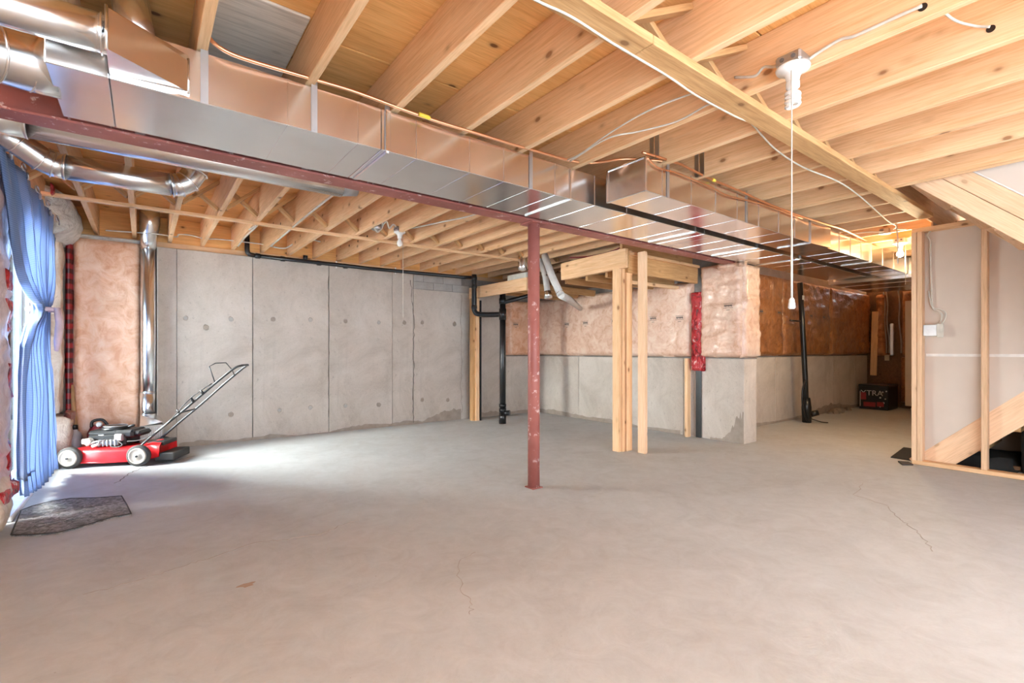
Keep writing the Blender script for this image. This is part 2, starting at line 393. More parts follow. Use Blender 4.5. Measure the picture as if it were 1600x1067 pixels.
# --- far wall with cast panels
wb = struct(box('wall_back', -1.0, 5.6, YB+.012, YB+.25, 0, 2.15, 'ledge_grey'), 'grey cast concrete far wall with form seams')
seams = [-1.0, -.05, .28, 1.014, 1.884, 2.742, 3.061, 4.0]
for a, b in zip(seams[:-1], seams[1:]):
    g = .0045 if abs(b-2.742) > .01 and abs(b-.28) > .01 else .0015
    box('concrete_panel', a+.0025, b-g, YB-.0 , YB+.02, 0.0, 2.15 if a < 3.0 else 1.93, 'wall_concrete', wb, .003)
box('concrete_panel', 4.003, 4.70, YB, YB+.02, 0, 2.02, 'wall_concrete', wb, .003)
box('concrete_panel', 4.703, 5.34, YB, YB+.02, 0, .955, 'wall_concrete', wb, .003)
for i in range(2):
    for k in range(3):
        x0 = 3.064+.32*k - (.16 if i else 0); x1 = min(x0+.314, 3.996); x0 = max(x0, 3.064)
        box('concrete_block', x0, x1, YB+.002, YB+.02, 1.934+i*.108, 2.038+i*.108, 'block_concrete', wb, .003)
for (x, z) in [(.36,1.404),(.792,1.406),(1.233,1.423),(1.658,1.432),(2.097,1.431),(2.548,1.43),(2.924,1.443),(3.202,1.453),(3.735,1.452),
               (.55,1.31),(.792,.316),(1.658,.334),(2.097,.327),(2.548,.313),(3.202,.334),(3.624,.307),(1.30,.33)]:
    k = noise.noise(Vector((x*9, z*9, 0))); rr = .026 + .012*k
    tp_ = lathe('tie_patch', (x, YB+.0005, z), [(rr*1.0, 0), (rr, .0012), (rr*.85, .0022), (rr*.7, .0006)], 'dry_stain' if k > .0 else 'block_concrete', wb, (0,-1,0), 9)
    pts_ = []
    for q in range(int(7+5*abs(k*2))):
        a_ = 2*math.pi*q/11 + k*9; e_ = rr*(1+.22*noise.noise(Vector((q*.9, x, z)))); pts_.append((x+e_*math.cos(a_), z+e_*1.15*math.sin(a_)))
    ribbon('tie_scar', pts_, .007, 'dry_stain', tp_, YB, .003, 2, 'y', int(x*100))
ribbon('crack', [(3.02,2.05),(3.04,1.8),(3.075,1.5),(3.06,1.1),(3.07,.7),(3.05,.3),(3.07,.02)], .009, 'crack', wb, YB-.0, .012, 7, 'y', 8)
ribbon('crack', [(1.88,2.0),(1.885,1.4),(1.883,.8),(1.88,.2)], .008, 'crack', wb, YB, .006, 8, 'y', 9)
ribbon('crack', [(1.013,2.12),(1.014,1.4),(1.016,.8),(1.014,.03)], .005, 'crack', wb, YB, .003, 8, 'y', 10)
ribbon('crack', [(3.86,1.9),(3.85,1.4),(3.87,.9),(3.84,.5),(3.87,.1)], .009, 'dry_stain', wb, YB, .012, 7, 'y', 11)
ribbon('crack', [(2.742,2.05),(2.744,1.5),(2.74,1.0),(2.745,.1)], .005, 'dry_stain', wb, YB, .004, 8, 'y', 12)
def damp(parent, plane, at, pts, seed, mat='dry_stain', proud=.0006):
    '''irregular damp stain climbing from the foot of a wall; pts = (along, height)'''
    random.seed(seed); top = []
    for (a, h), (b, h2) in zip(pts[:-1], pts[1:]):
        for k in range(6):
            t_ = k/6; top.append((a+(b-a)*t_, max(.004, (h+(h2-h)*t_)*random.uniform(.78, 1.12))))
    top.append(pts[-1]); n_ = len(top)
    co = lambda u, z: (u, at-proud, z) if plane == 'y' else (at-proud, u, z)
    v = [co(u, 0.0) for u, z in top] + [co(u, z) for u, z in top]
    return mesh('damp_stain', v, [(i, i+1, n_+i+1, n_+i) for i in range(n_-1)], mat, parent)
damp(wb, 'y', YB, [(.30,.05),(.5,.06),(.8,.03),(1.2,.05),(1.5,.01),(1.9,.01),(2.1,.05),(2.35,.06),(2.7,.04),(3.0,.06),(3.2,.03),(3.4,.10),(3.6,.17),(3.85,.16)], 21)
damp(wb, 'y', YB, [(4.05,.05),(4.4,.09),(4.7,.04),(5.3,.06)], 22)

# --- nook wall (faces the door), pilaster under the beam, passage wall
wn = struct(box('wall_nook', XN+.012, XN+.28, 2.745, YB+.1, 0, .955, 'wall_concrete'), 'concrete knee wall of the nook')
ys = [2.74, 3.36, 3.505, 5.335, YB-.002]
for a, b in zip(ys[:-1], ys[1:]):
    box('concrete_panel', XN, XN+.02, a+.003, b-.003, 0, .955, 'wall_concrete', wn, .003)
box('concrete_panel', XN+.002, XN+.283, 2.74, 2.757, 0, .955, 'wall_concrete', wn, .004)
box('ledge_cap', XN-.006, XN+.285, 2.735, YB, .955, .968, 'ledge_grey', wn, .003)
box('ledge_cap', 4.70, XN, YB-.006, YB+.2, .955, .968, 'ledge_grey', wb, .003)
box('backing', XN+.03, XN+.28, 2.76, YB+.1, .968, 2.2, 'ledge_grey', wn)
wp = struct(box('wall_passage', XN+.28, 11.3, YP+.012, YP+.25, 0, 2.24, 'wall_concrete'), 'concrete knee wall along the passage')
xs = [XN+.285, 6.5, 7.28, 8.3, 9.4, 10.4, 11.28]
for a, b in zip(xs[:-1], xs[1:]):
    box('concrete_panel', a+.004, b-.004, YP, YP+.02, 0, .955, 'wall_concrete', wp, .003)
box('ledge_cap', XN+.285, 11.28, YP-.008, YP+.1, .955, .968, 'ledge_grey', wp, .003)
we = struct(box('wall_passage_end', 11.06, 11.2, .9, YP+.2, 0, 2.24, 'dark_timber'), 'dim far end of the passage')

damp(wn, 'x', XN, [(6.3,.05),(5.9,.09),(5.5,.07),(5.2,.05),(4.7,.06),(4.2,.03),(3.55,.05)], 23)
damp(wn, 'x', XN, [(3.15,.02),(3.0,.03),(2.9,.12),(2.82,.30),(2.745,.36)], 24)
damp(wp, 'y', YP, [(5.7,.10),(6.1,.14),(6.5,.06),(7.2,.03),(8.2,.04),(8.8,.12),(9.4,.16),(10.2,.06),(11.2,.04)], 25)
# --- door wall on the left
DY0, DY1 = 4.22, 5.98
wl = struct(box('wall_left', -.98, XL-.04, -.9, DY0-.03, 0, 2.24, 'beige_insulation'), 'insulated wall holding the sliding door')  # stops short behind the viewer; opening added to let sky light in
box('wall_infill', -.98, XL-.04, DY1+.03, YB+.1, 0, 2.24, 'beige_insulation', wl)
box('door_header', -.98, XL-.04, DY0-.03, DY1+.03, 2.10, 2.24, 'lumber', wl)
d1 = struct(empty('door_1', (XL-.1, (DY0+DY1)/2, 0)), 'white vinyl sliding patio door'); 
box('sill_track', XL-.16, XL+.035, DY0, DY1, 0, .035, 'white_vinyl', d1, .006)
box('sill_rail', XL-.10, XL-.09, DY0, DY1, .035, .055, 'white_vinyl', d1)
box('jamb', XL-.16, XL-.02, DY0, DY0+.05, .035, 2.10, 'white_vinyl', d1, .004)
box('jamb', XL-.16, XL-.02, DY1-.05, DY1, .035, 2.10, 'white_vinyl', d1, .004)
box('head_jamb', XL-.16, XL-.02, DY0+.05, DY1-.05, 2.05, 2.10, 'white_vinyl', d1, .004)
ym = (DY0+DY1)/2
for k, (a, b, xo) in enumerate(((DY0+.05, ym+.05, XL-.075), (ym-.05, DY1-.05, XL-.125))):
    s = empty('sliding_panel', (xo, (a+b)/2, .05)); s.parent = d1; s.matrix_parent_inverse = WM[d1.name].inverted()
    box('stile', xo-.02, xo+.02, a, a+.09, .05, 2.05, 'white_vinyl', s, .004)
    box('stile', xo-.02, xo+.02, b-.09, b, .05, 2.05, 'white_vinyl', s, .004)
    box('rail', xo-.02, xo+.02, a+.09, b-.09, .05, .18, 'white_vinyl', s, .004)
    box('rail', xo-.02, xo+.02, a+.09, b-.09, 1.96, 2.05, 'white_vinyl', s, .004)
    box('glass_pane', xo-.003, xo+.003, a+.09, b-.09, .18, 1.96, 'door_glass', s)
    if k == 0: box('pull_handle', xo+.02, xo+.045, a+.03, a+.055, .95, 1.2, 'plastic_grey', s, .006)
struct(box('ground_patio', -6, -1.0, -1, 9, -.3, -.06, 'patio'), 'pale patio slab outside the sliding door')

struct(box('wall_rear', 3.9, 6.85, FY-.1, FY, 0, 2.5, 'wall_concrete'), 'concrete wall behind the viewer')  # unseen partial wall added to cut sky light on the right
# --- stud wall by the stairs
XS = 5.67
wr = struct(empty('wall_right', (XS, .6, 0)), 'open stud wall with drywall on the stair side')
board('bottom_plate', (XS+.045, FY, .019), (XS+.045, 1.33, .019), .089, .038, 'lumber', wr)
board('sill_gasket', (XS+.045, FY, -.002), (XS+.045, 1.335, -.002), .096, .006, 'rubber', wr)
board('top_plate', (XS+.045, FY, 2.159), (XS+.045, 1.33, 2.159), .089, .038, 'lumber', wr)
for y in (1.313, 1.272, .843, .43, .02, -.4):
    board('stud', (XS+.045, y, .038), (XS+.045, y, 2.14), .038, .089, 'stair_lumber', wr, up=(1,0,0))
for (y0, y1) in ((.62, 1.332),(-.6,.616)):
    # sheets of drywall cut along the stair stringer below
    def sl(y): return .205 + (1.185-y)*.943
    for (za, zb) in ((1.012, 2.18),):
        mesh('drywall_sheet', [(XS+.092,y0,za),(XS+.092,y1,za),(XS+.092,y1,zb),(XS+.092,y0,zb),(XS+.105,y0,za),(XS+.105,y1,za),(XS+.105,y1,zb),(XS+.105,y0,zb)] if sl(y0) < za else
             [(XS+.092,y0,min(sl(y0),zb-.05)),(XS+.092,y1,za),(XS+.092,y1,zb),(XS+.092,y0,zb),(XS+.105,y0,min(sl(y0),zb-.05)),(XS+.105,y1,za),(XS+.105,y1,zb),(XS+.105,y0,zb)],
             [(3,2,1,0),(4,5,6,7),(0,1,5,4),(1,2,6,5),(2,3,7,6),(3,0,4,7)], 'drywall', wr)
    if y0 > 0:
        mesh('drywall_sheet', [(XS+.092,y0,sl(y0)-.02),(XS+.092,y1,sl(y1)-.02),(XS+.092,y1,1.008),(XS+.092,y0,1.008),(XS+.105,y0,sl(y0)-.02),(XS+.105,y1,sl(y1)-.02),(XS+.105,y1,1.008),(XS+.105,y0,1.008)],
             [(3,2,1,0),(4,5,6,7),(0,1,5,4),(1,2,6,5),(2,3,7,6),(3,0,4,7)], 'drywall', wr)
box('joint_tape', XS+.0905, XS+.0925, .2, 1.245, .998, 1.022, 'joint_tape', wr)
box('drywall_sheet', XS+.092, XS+.105, FY, .30, 0, 2.18, 'drywall', wr)  # unseen sheet added to keep room light out from under the stairs
# passage side of the stair wall
box('drywall_sheet', 5.79, 11.3, 1.20, 1.215, 0, 2.235, 'drywall', wr)
box('blocking', 5.62, 11.3, 1.20, 1.215, 2.235, 2.475, 'lumber', wr)  # board added to stop passage bulb light leaking through the gap

struct(box('wall_stair_back', 6.75, 6.85, FY, 1.2, 0, 2.4, 'drywall'), 'wall behind the stairs')
struct(box('wall_stair_side', 5.79, 6.75, -.95, -.85, 0, 2.4, 'drywall'), 'wall closing the stairs')  # unseen wall added to keep rear sky light out of the stairs
# --- ceiling: plywood sheets, joists, rim, bridging, strapping
cl = struct(box('ceiling', -1.0, 11.6, FY, 6.6, 2.50, 2.56, 'dark_timber'), 'open joist ceiling with plywood subfloor')
x = -1.0; row = 0
yy = -2.6
while yy < 6.5:
    x = -1.0 - (1.22 if row % 2 else 0)
    while x < 11.5:
        x0, x1 = max(x, -1.0)+.002, min(x+2.44, 11.6)-.002
        if x1 - x0 > .05:
            o = board('plywood_sheet', (x0, yy+.61, 2.4845), (x1, yy+.61, 2.4845), 1.214, .016, 'plywood', cl)
        x += 2.44
    yy += 1.22; row += 1
board('weathered_sheet', (.215, 2.52, 2.470), (.565, 2.52, 2.470), .72, .012, 'weathered_plywood', cl)
JT = 2.475; JB = 2.24
near_x = [-.64, -.225, .183, .59, .993, 1.39, 1.795, 2.235, 2.65, 3.055, 3.47, 3.885]
for x in near_x:
    board('joist', (x, FY, (JT+JB)/2), (x, 2.98, (JT+JB)/2), .038, JT-JB, 'lumber', cl)
for x in (4.325, 4.366):
    board('trimmer_joist', (x, FY, (JT+JB)/2), (x, 2.98, (JT+JB)/2), .038, JT-JB, 'lumber', cl)
x = 4.78
while x < 11.3:
    board('joist', (x, 1.22, (JT+JB)/2), (x, 3.4, (JT+JB)/2), .038, JT-JB, 'lumber', cl); x += .408
board('header_joist', (4.39, 1.20, (JT+JB)/2), (5.62, 1.20, (JT+JB)/2), .038, JT-JB, 'lumber', cl)
JF = 2.215; far_x = []
x = -.675
while x < 5.35:
    far_x.append(x); board('joist', (x, 2.78+.0, (JT+JF)/2), (x, YB+.06, (JT+JF)/2), .038, JT-JF, 'lumber', cl); x += .2985
board('rim_board', (-1.0, YB+.08, (JT+2.19)/2), (5.5, YB+.08, (JT+2.19)/2), .038, JT-2.19, 'plywood', cl)
board('sill_plate', (-1.0, YB+.11, 2.182), (5.5, YB+.11, 2.182), .14, .06, 'lumber', cl)
def bridging(xs_, y, zb, zt, skip=()):
    for i in range(len(xs_)-1):
        if i in skip: continue
        a, b = xs_[i]+.021, xs_[i+1]-.021
        board('bridging_strut', (a, y-.035, zb+.02), (b, y-.035, zt-.02), .055, .026, 'aged_lumber', cl)
        board('bridging_strut', (a, y+.035, zt-.02), (b, y+.035, zb+.02), .055, .026, 'aged_lumber', cl)
bridging(near_x + [4.325], 1.18, JB, JT)
bridging(far_x, 4.72, JF, JT)
board('strapping_board', (-1.0, 1.175, 2.222), (1.52, 1.175, 2.222), .104, .036, 'aged_lumber', cl)
board('strapping_board', (1.523, 1.175, 2.222), (5.42, 1.175, 2.222), .104, .036, 'aged_lumber', cl)
board('strapping_board', (-.60, 4.90, JF-.013), (3.95, 4.86, JF-.013), .045, .026, 'lumber', cl)
board('nailer_board', (.14, 4.45, 2.30), (.30, 4.15, 2.27), .04, .018, 'lumber', cl)
for (px, py_, pz) in ((2.205, .488, 2.281), (2.62, .372, 2.309), (1.18, 5.3, 2.33), (1.92, 5.9, 2.33), (1.92, 5.6, 2.33), (1.92, 5.3, 2.33), (1.92, 5.0, 2.33)):
    xx = min([j for j in (near_x if py_ < 2.5 else far_x)], key=lambda j: abs(j-.019-px))-.019
    lathe('drilled_hole', (xx+.002, py_, pz), [(.014, 0), (.014, .0035)], 'hole', cl, (-1,0,0), 14)
# galvanised saddle plates on two joists
for (xj, yj) in ((2.65, 1.93), (3.055, 1.86)):
    box('metal_strap', xj-.0225, xj-.0195, yj-.03, yj+.0, 2.245, 2.47, 'zinc_box', cl)
    box('metal_strap', xj-.0225, xj-.0195, yj+.01, yj+.04, 2.245, 2.47, 'zinc_box', cl)

# ================================================================== STEEL BEAM AND POST
def prism_x(name, prof, x0, x1, mat, parent=None):
    n_ = len(prof); v = [(x0, y, z) for y, z in prof] + [(x1, y, z) for y, z in prof]
    f = [tuple(range(n_))[::-1], tuple(range(n_, 2*n_))] + [(i, (i+1)%n_, n_+(i+1)%n_, n_+i) for i in range(n_)]
    return mesh(name, v, f, mat, parent)
ya, yb, z0, z1 = 2.795, 2.925, 2.03, 2.205; t = .011; ymid = (ya+yb)/2
bm_ = thing('steel_beam', (2.3, ymid, z0), 'long red-primed steel beam running under the joists beside the duct', 'beam')
prism_x('bottom_flange', [(ya,z0),(yb,z0),(yb,z0+t),(ya,z0+t)], -.98, 5.56, 'red_primer', bm_)
prism_x('web', [(ymid-.005,z0+t),(ymid+.005,z0+t),(ymid+.005,z1-t),(ymid-.005,z1-t)], -.98, 5.56, 'red_primer', bm_)
prism_x('top_flange', [(ya,z1-t),(yb,z1-t),(yb,z1),(ya,z1)], -.98, 5.56, 'red_primer', bm_)
post = thing('steel_post', (2.39, 2.86, 0), 'rusty red steel column standing on the floor under the beam', 'post')
tube('shaft', [(2.385, 2.86, .008), (2.385, 2.86, 1.0), (2.385, 2.86, 2.02)], .046, 'red_primer', post, 24)
box('base_plate', 2.335, 2.435, 2.81, 2.91, 0, .008, 'red_primer', post, .002)
box('cap_plate', 2.31, 2.46, 2.785, 2.935, 2.018, 2.03, 'red_primer', post, .002)

# ================================================================== DUCTS
def rect_duct(root, secs, seams, straps, yA, yB, zA, zB, cleats):
    for (a, b) in secs: box('duct_section', a+.001, b-.001, yA, yB, zA, zB, 'galvanised', root, .003)
    for x in seams:
        box('seam_bead', x-.0022, x+.0022, yA-.0045, yA+.001, zA+.002, zB-.002, 'galvanised', root)
        box('seam_bead', x-.0016, x+.0016, yA, yB-.002, zA-.0018, zA+.001, 'galvanised', root)
    for x in cleats:
        box('drive_cleat', x-.012, x+.012, yA-.012, yA+.001, zA-.002, zB, 'galvanised', root, .003)
        box('drive_cleat', x-.010, x+.010, yA-.002, yB-.01, zA-.010, zA+.001, 'galvanised', root, .004)
    for x in straps:
        s = box('hanger_strap', x-.013, x+.013, yA-.0045, yA-.0025, zA-.002, JB+.03, 'zinc_box', root)
        lathe('screw', (x, yA-.0045, zA+.01), [(.004, 0), (.004, .003)], 'zinc_box', s, (0,-1,0), 8)
Y1a, Y1b, Zb, Zt = 2.26, 2.738, 2.03, 2.232
d = thing('supply_duct', (2.0, 2.49, Zb), 'long rectangular galvanised trunk duct hung right beside the red beam', 'duct')
rect_duct(d, [(-.27, -.10), (-.10, .92), (.92, 1.86), (1.86, 2.20), (2.20, 3.9), (3.9, 5.6), (5.6, 7.6)],
          [.497, .806, 1.107, 1.427, 1.66, 2.06, 2.42, 2.75, 3.1, 3.45, 3.75, 4.1, 4.4, 4.8, 5.2, 5.9, 6.3], [.19, .606, .949, 1.86], Y1a, Y1b, Zb, Zt, [.951, 2.197, 3.62, 4.66, 5.6])
# boot wedge on the near face, with its collars
mesh('takeoff_boot', [(-.10,2.26,2.05),(-.10,2.10,2.06),(-.10,2.10,2.20),(-.10,2.26,2.215),(.135,2.258,2.04),(.135,2.25,2.055),(.135,2.25,2.175),(.135,2.258,2.2)],
     [(0,3,2,1),(1,2,6,5),(0,1,5,4),(2,3,7,6),(4,5,6,7)], 'galvanised', d)
tube('boot_seam', [(.137,2.252,2.045),(.137,2.252,2.185)], .004, 'galvanised', d, 8)
tube('boot_seam', [(-.10,2.10,2.055),(-.10,2.10,2.205)], .005, 'galvanised', d, 8)
tube('branch_collar', [(-.02,2.33,2.23),(-.03,2.35,2.30),(-.05,2.37,2.46)], .062, 'galvanised_round', d, 24)
ring('collar_bead', (-.02,2.33,2.245), (0,0,1), .062, .004, 'galvanised_round', d)
# segmented elbow at the trunk's left end
pts = [(-.26,2.50,2.125),(-.34,2.50,2.12),(-.42,2.47,2.11),(-.50,2.43,2.10),(-.72,2.40,2.10)]
tube('elbow', pts, [.11,.105,.10,.098,.098], 'galvanised_round', d, 20, smooth=True)
for p, q in zip(pts[1:4], pts[2:5]): ring('elbow_bead', p, Vector(q)-Vector(p), .104, .004, 'galvanised_round', d, 24)
r1 = thing('branch_pipe', (-.4, 2.17, 2.13), 'short bright round branch pipe leaving the trunk duct boot toward the door wall', 'duct')
tube('pipe', [(-.10,2.165,2.135),(-.4,2.165,2.135),(-.72,2.165,2.135)], .063, 'galvanised_round', r1, 28)
ring('pipe_bead', (-.115,2.165,2.135), (1,0,0), .064, .004, 'galvanised_round', r1, 28)

d2 = thing('return_duct', (5.0, 2.0, Zb), 'second rectangular galvanised duct with blank end, nearer than the trunk duct', 'duct')
rect_duct(d2, [(2.45, 4.85), (5.20, 7.72)], [2.61, 2.93, 3.23, 3.53, 3.86, 4.2, 4.5, 5.5, 5.8, 6.1, 6.8, 7.2], [2.665, 3.664], 1.86, 2.16, Zb, Zt, [4.82, 6.4, 7.7])
mesh('taper_section', [(4.85,1.86,Zb),(4.85,2.16,Zb),(4.85,2.16,Zt),(4.85,1.86,Zt),(5.20,1.83,Zb),(5.20,2.16,Zb),(5.20,2.16,Zt),(5.20,1.83,Zt)],
     [(0,4,5,1),(1,5,6,2),(2,6,7,3),(3,7,4,0)], 'galvanised', d2)
box('end_cap', 2.438, 2.452, 1.852, 2.168, Zb-.004, Zt+.008, 'galvanised', d2, .004)
for (za, zc) in ((1.856, 1.862), (2.158, 2.164)): box('end_flange', 2.428, 2.44, za-.006, zc+.004, Zb-.006, Zt+.008, 'galvanised', d2, .003)
for (za, zc) in ((Zb-.006, Zb+.004), (Zt-.002, Zt+.01)): box('end_flange', 2.428, 2.44, 1.856, 2.164, za, zc, 'galvanised', d2, .003)
# the lower plenum that closes both ducts at the passage end
pl = thing('plenum_duct', (8.4, 2.2, 1.98), 'wide flat galvanised plenum duct at the passage end, above the black box', 'duct')
box('body', 7.74, 9.4, 1.55, 2.74, 1.985, 2.235, 'galvanised', pl, .004)
box('drive_cleat', 7.73, 7.755, 1.54, 2.75, 1.975, 2.235, 'galvanised', pl, .003)
for x in (8.2, 8.8): box('seam_bead', x-.003, x+.003, 1.55, 2.74, 1.981, 1.987, 'galvanised', pl)
# round pipes on the far side of the beam
r2 = thing('long_round_pipe', (.2, 3.2, 2.07), 'long straight round galvanised pipe tucked behind the red beam', 'duct')
tube('pipe', [(-.45,3.2,2.132),(.3,3.2,2.132),(1.03,3.2,2.132)], .073, 'galvanised_round', r2, 28)
tube('sleeve', [(-.72,3.2,2.132),(-.44,3.2,2.132)], .077, 'galvanised_round', r2, 28)
tube('end_collar', [(1.02,3.2,2.132),(1.12,3.2,2.15)], .067, 'zinc_box', r2, 24)
ring('pipe_bead', (-.44,3.2,2.132), (1,0,0), .077, .004, 'galvanised_round', r2, 28)
r3 = thing('elbowed_round_pipe', (-.1, 3.76, 2.03), 'round galvanised pipe with segmented elbows at both ends beside the curtain', 'duct')
tube('pipe', [(-.36,3.76,2.105),(-.1,3.76,2.105),(.14,3.76,2.105)], .069, 'galvanised_round', r3, 28)
def gore(nm, pts, r, root):
    tube('elbow', pts, r, 'galvanised_round', root, 24)
    for i in range(len(pts)-1):
        ring('elbow_bead', pts[i], Vector(pts[i+1])-Vector(pts[max(i-1,0)]), r+.002, .005, 'galvanised_round', root, 24)
gore('l', [(-.36,3.76,2.105),(-.41,3.76,2.108),(-.46,3.745,2.125),(-.55,3.69,2.18),(-.62,3.645,2.22)], .069, r3)
gore('r', [(.14,3.76,2.105),(.18,3.76,2.112),(.225,3.76,2.145),(.265,3.76,2.215),(.28,3.76,2.30)], .069, r3)
# riser on the far wall with its floor register
r4 = thing('riser_pipe', (.035, 6.2, 0), 'vertical round galvanised pipe against the far wall with a cream register at its foot', 'duct')
tube('pipe', [(.033,6.235,.40),(.035,6.235,1.2),(.035,6.235,2.12)], .066, 'galvanised_round', r4, 28)
tube('lower_sleeve', [(.03,6.235,.30),(.031,6.235,.62)], [.062,.070], 'galvanised_round', r4, 24)
tube('upper_boot', [(.035,6.235,2.10),(.035,6.20,2.20),(.045,6.15,2.34),(.045,6.12,2.47)], [.068,.072,.085,.085], 'galvanised_round', r4, 24)
for z in (.62, .40, 2.11): ring('pipe_bead', (.034,6.235,z), (0,0,1), .069, .004, 'galvanised_round', r4, 24)
box('corner_flashing', .106, .116, 6.22, 6.34, .35, 2.12, 'register_cream', r4)
mesh('boot', [(-.03,6.18,.40),(.095,6.18,.40),(.095,6.30,.40),(-.03,6.30,.40),(-.035,6.02,.30),(.155,6.02,.33),(.155,6.32,.33),(-.035,6.32,.30)],
     [(0,1,2,3),(4,7,6,5),(0,4,5,1),(1,5,6,2),(2,6,7,3),(3,7,4,0)], 'galvanised_round', r4)
rg = box('register_box', -.035, .155, 6.00, 6.32, .15, .305, 'register_cream', r4, .004)
for k in range(12): box('louvre', -.028+k*.015, -.021+k*.015, 5.993, 6.001, .17, .29, 'white_vinyl', rg)
box('register_base', -.02, .14, 6.04, 6.32, 0, .15, 'zinc_box', r4)

# ================================================================== COPPER, CABLES
cp = thing('copper_pipe', (1.3, 2.22, 2.25), 'bent copper water line running along the top of the trunk duct', 'pipe')
tube('pipe', [(.167,2.235,2.47),(.169,2.235,2.407),(.178,2.225,2.34),(.205,2.22,2.272),(.265,2.215,2.240),(.366,2.22,2.238),(.593,2.225,2.248),(.792,2.225,2.252),(1.119,2.22,2.236),(1.426,2.215,2.236),(1.831,2.22,2.246),(2.25,2.20,2.26),(2.42,2.0,2.262),(2.7,1.85,2.262)], .008, 'copper', cp, 10, 6)
tube('tape_flag', [(1.095,2.212,2.237),(1.155,2.211,2.234)], .011, 'yellow_tape', cp, 8)
cp2 = thing('copper_pipe', (3.8, 1.84, 2.22), 'sagging copper line along the near top edge of the second duct', 'pipe')
tube('pipe', [(2.42,1.87,2.262),(2.682,1.845,2.262),(2.787,1.845,2.265),(3.01,1.845,2.252),(3.17,1.84,2.242),(3.567,1.84,2.238),(3.864,1.845,2.23),(4.431,1.84,2.226),(5.0,1.81,2.222),(5.42,1.80,2.23),(6.2,1.84,2.235)], .0085, 'copper', cp2, 10, 5)
tube('tape_flag', [(3.15,1.838,2.243),(3.185,1.838,2.241)], .011, 'yellow_tape', cp2, 8)
cp3 = thing('copper_pipe', (3.2, 1.84, 2.18), 'thinner copper line drooping across the side of the second duct', 'pipe')
tube('pipe', [(2.434,1.846,2.225),(2.549,1.848,2.19),(2.752,1.846,2.20),(3.129,1.846,2.192),(3.384,1.846,2.176),(3.864,1.846,2.205),(4.6,1.84,2.21)], .006, 'copper', cp3, 8, 5)
def cable(label, pts, r=.0045, mat='white_cable', sp=5, group=None):
    return tag(tube('electrical_cable', pts, r, mat, None, 8, sp), label, 'cable', group)
zs = 2.2
cable('white cable stapled along the lower edge of the ceiling strapping board', [(.6,1.22,zs),(.999,1.214,zs),(1.166,1.20,zs),(1.398,1.21,zs),(1.724,1.215,zs),(1.931,1.228,zs),(2.075,1.23,zs),(2.308,1.225,zs),(2.473,1.23,2.215),(2.682,1.277,2.228),(2.961,1.318,2.225),(3.359,1.337,2.225),(3.741,1.27,2.195),(4.269,1.302,2.2),(5.188,1.392,2.20),(5.616,1.433,2.22),(5.80,1.50,2.23)])
cable('white cable swooping from the strapping board to the duct, upper of a pair', [(1.97,1.235,2.205),(1.985,1.277,2.225),(1.973,1.499,2.232),(2.01,1.782,2.23),(2.08,2.05,2.232),(2.11,2.2,2.245)])
cable('white cable swooping from the strapping board to the duct, lower of a pair', [(2.12,1.235,2.205),(2.14,1.279,2.225),(2.175,1.463,2.228),(2.12,1.661,2.232),(2.05,1.814,2.232),(2.10,2.10,2.233),(2.13,2.2,2.242)])
cable('white cable clipped along the joist from the spiral bulb to a drilled hole', [(2.20,.87,2.258),(2.206,.82,2.278),(2.207,.742,2.292),(2.207,.692,2.281),(2.207,.56,2.283),(2.205,.488,2.281)], .0065)
cable('looped white cable pair leaving the spiral bulb fixture toward the bridging', [(2.14,.95,2.262),(2.17,.99,2.285),(2.18,1.03,2.305),(2.18,1.06,2.285),(2.18,1.09,2.29),(2.19,1.165,2.325)], .006)
cable('short white cable passing through a drilled joist hole', [(2.612,.372,2.309),(2.60,.42,2.335),(2.52,.47,2.36),(2.3,.5,2.38)], .005)
cable('white cable strung through the joists along the top of the far wall', [(-.3,6.22,2.235),(.105,6.1,2.235),(.268,6.2,2.248),(.295,6.2,2.279),(.409,6.2,2.282),(.525,6.2,2.264),(.674,6.2,2.278),(1.023,6.2,2.28),(1.122,6.2,2.275),(1.21,6.2,2.262)], .007)
cable('bent white cable hanging between joists beside the black drain elbow', [(1.21,6.2,2.262),(1.329,6.18,2.262),(1.42,6.1,2.32),(1.508,6.05,2.36),(1.66,6.05,2.37),(1.80,6.05,2.33)], .009)
cable('flat white cable stapled to a joist underside above the far wall', [(1.12,3.45,2.208),(1.11,4.4,2.208),(1.115,5.1,2.208),(1.12,5.9,2.208)], .008)
cable('thick white cable stapled to the next joist underside near the round pipe', [(.80,5.2,2.207),(.815,4.9,2.184),(.82,5.6,2.207),(.83,6.1,2.207)], .008)
cable('white cable curving from the steel beam to the far bare bulb', [(2.33,3.1,2.225),(2.27,3.6,2.23),(2.16,4.0,2.235),(2.08,4.3,2.24),(2.03,4.46,2.26)], .007)
cable('pale cable hanging loose above the passage ducts next to the double stud', [(5.62,1.43,2.24),(5.60,1.42,2.15),(5.58,1.41,2.06),(5.58,1.41,1.86)], .0055)
cable('white cable running down the double stud to the switch box', [(5.72,1.20,2.15),(5.70,1.225,2.10),(5.715,1.205,2.05),(5.735,1.208,1.909),(5.735,1.20,1.618),(5.73,1.19,1.443),(5.72,1.15,1.41),(5.72,1.125,1.37),(5.73,1.14,1.31),(5.735,1.165,1.285)], .0065)
cable('second white cable looping into the switch box beside the double stud', [(5.735,1.222,1.60),(5.735,1.195,1.45),(5.72,1.14,1.425),(5.72,1.098,1.385),(5.72,1.115,1.31),(5.73,1.16,1.262)], .006)
cable('short cream cable curving from the bulkhead ledge to the drain stack', [(4.0,5.52,1.84),(4.0,5.52,1.90),(4.02,5.42,1.99),(4.05,5.2,2.05),(4.1,4.95,2.07)], .012)

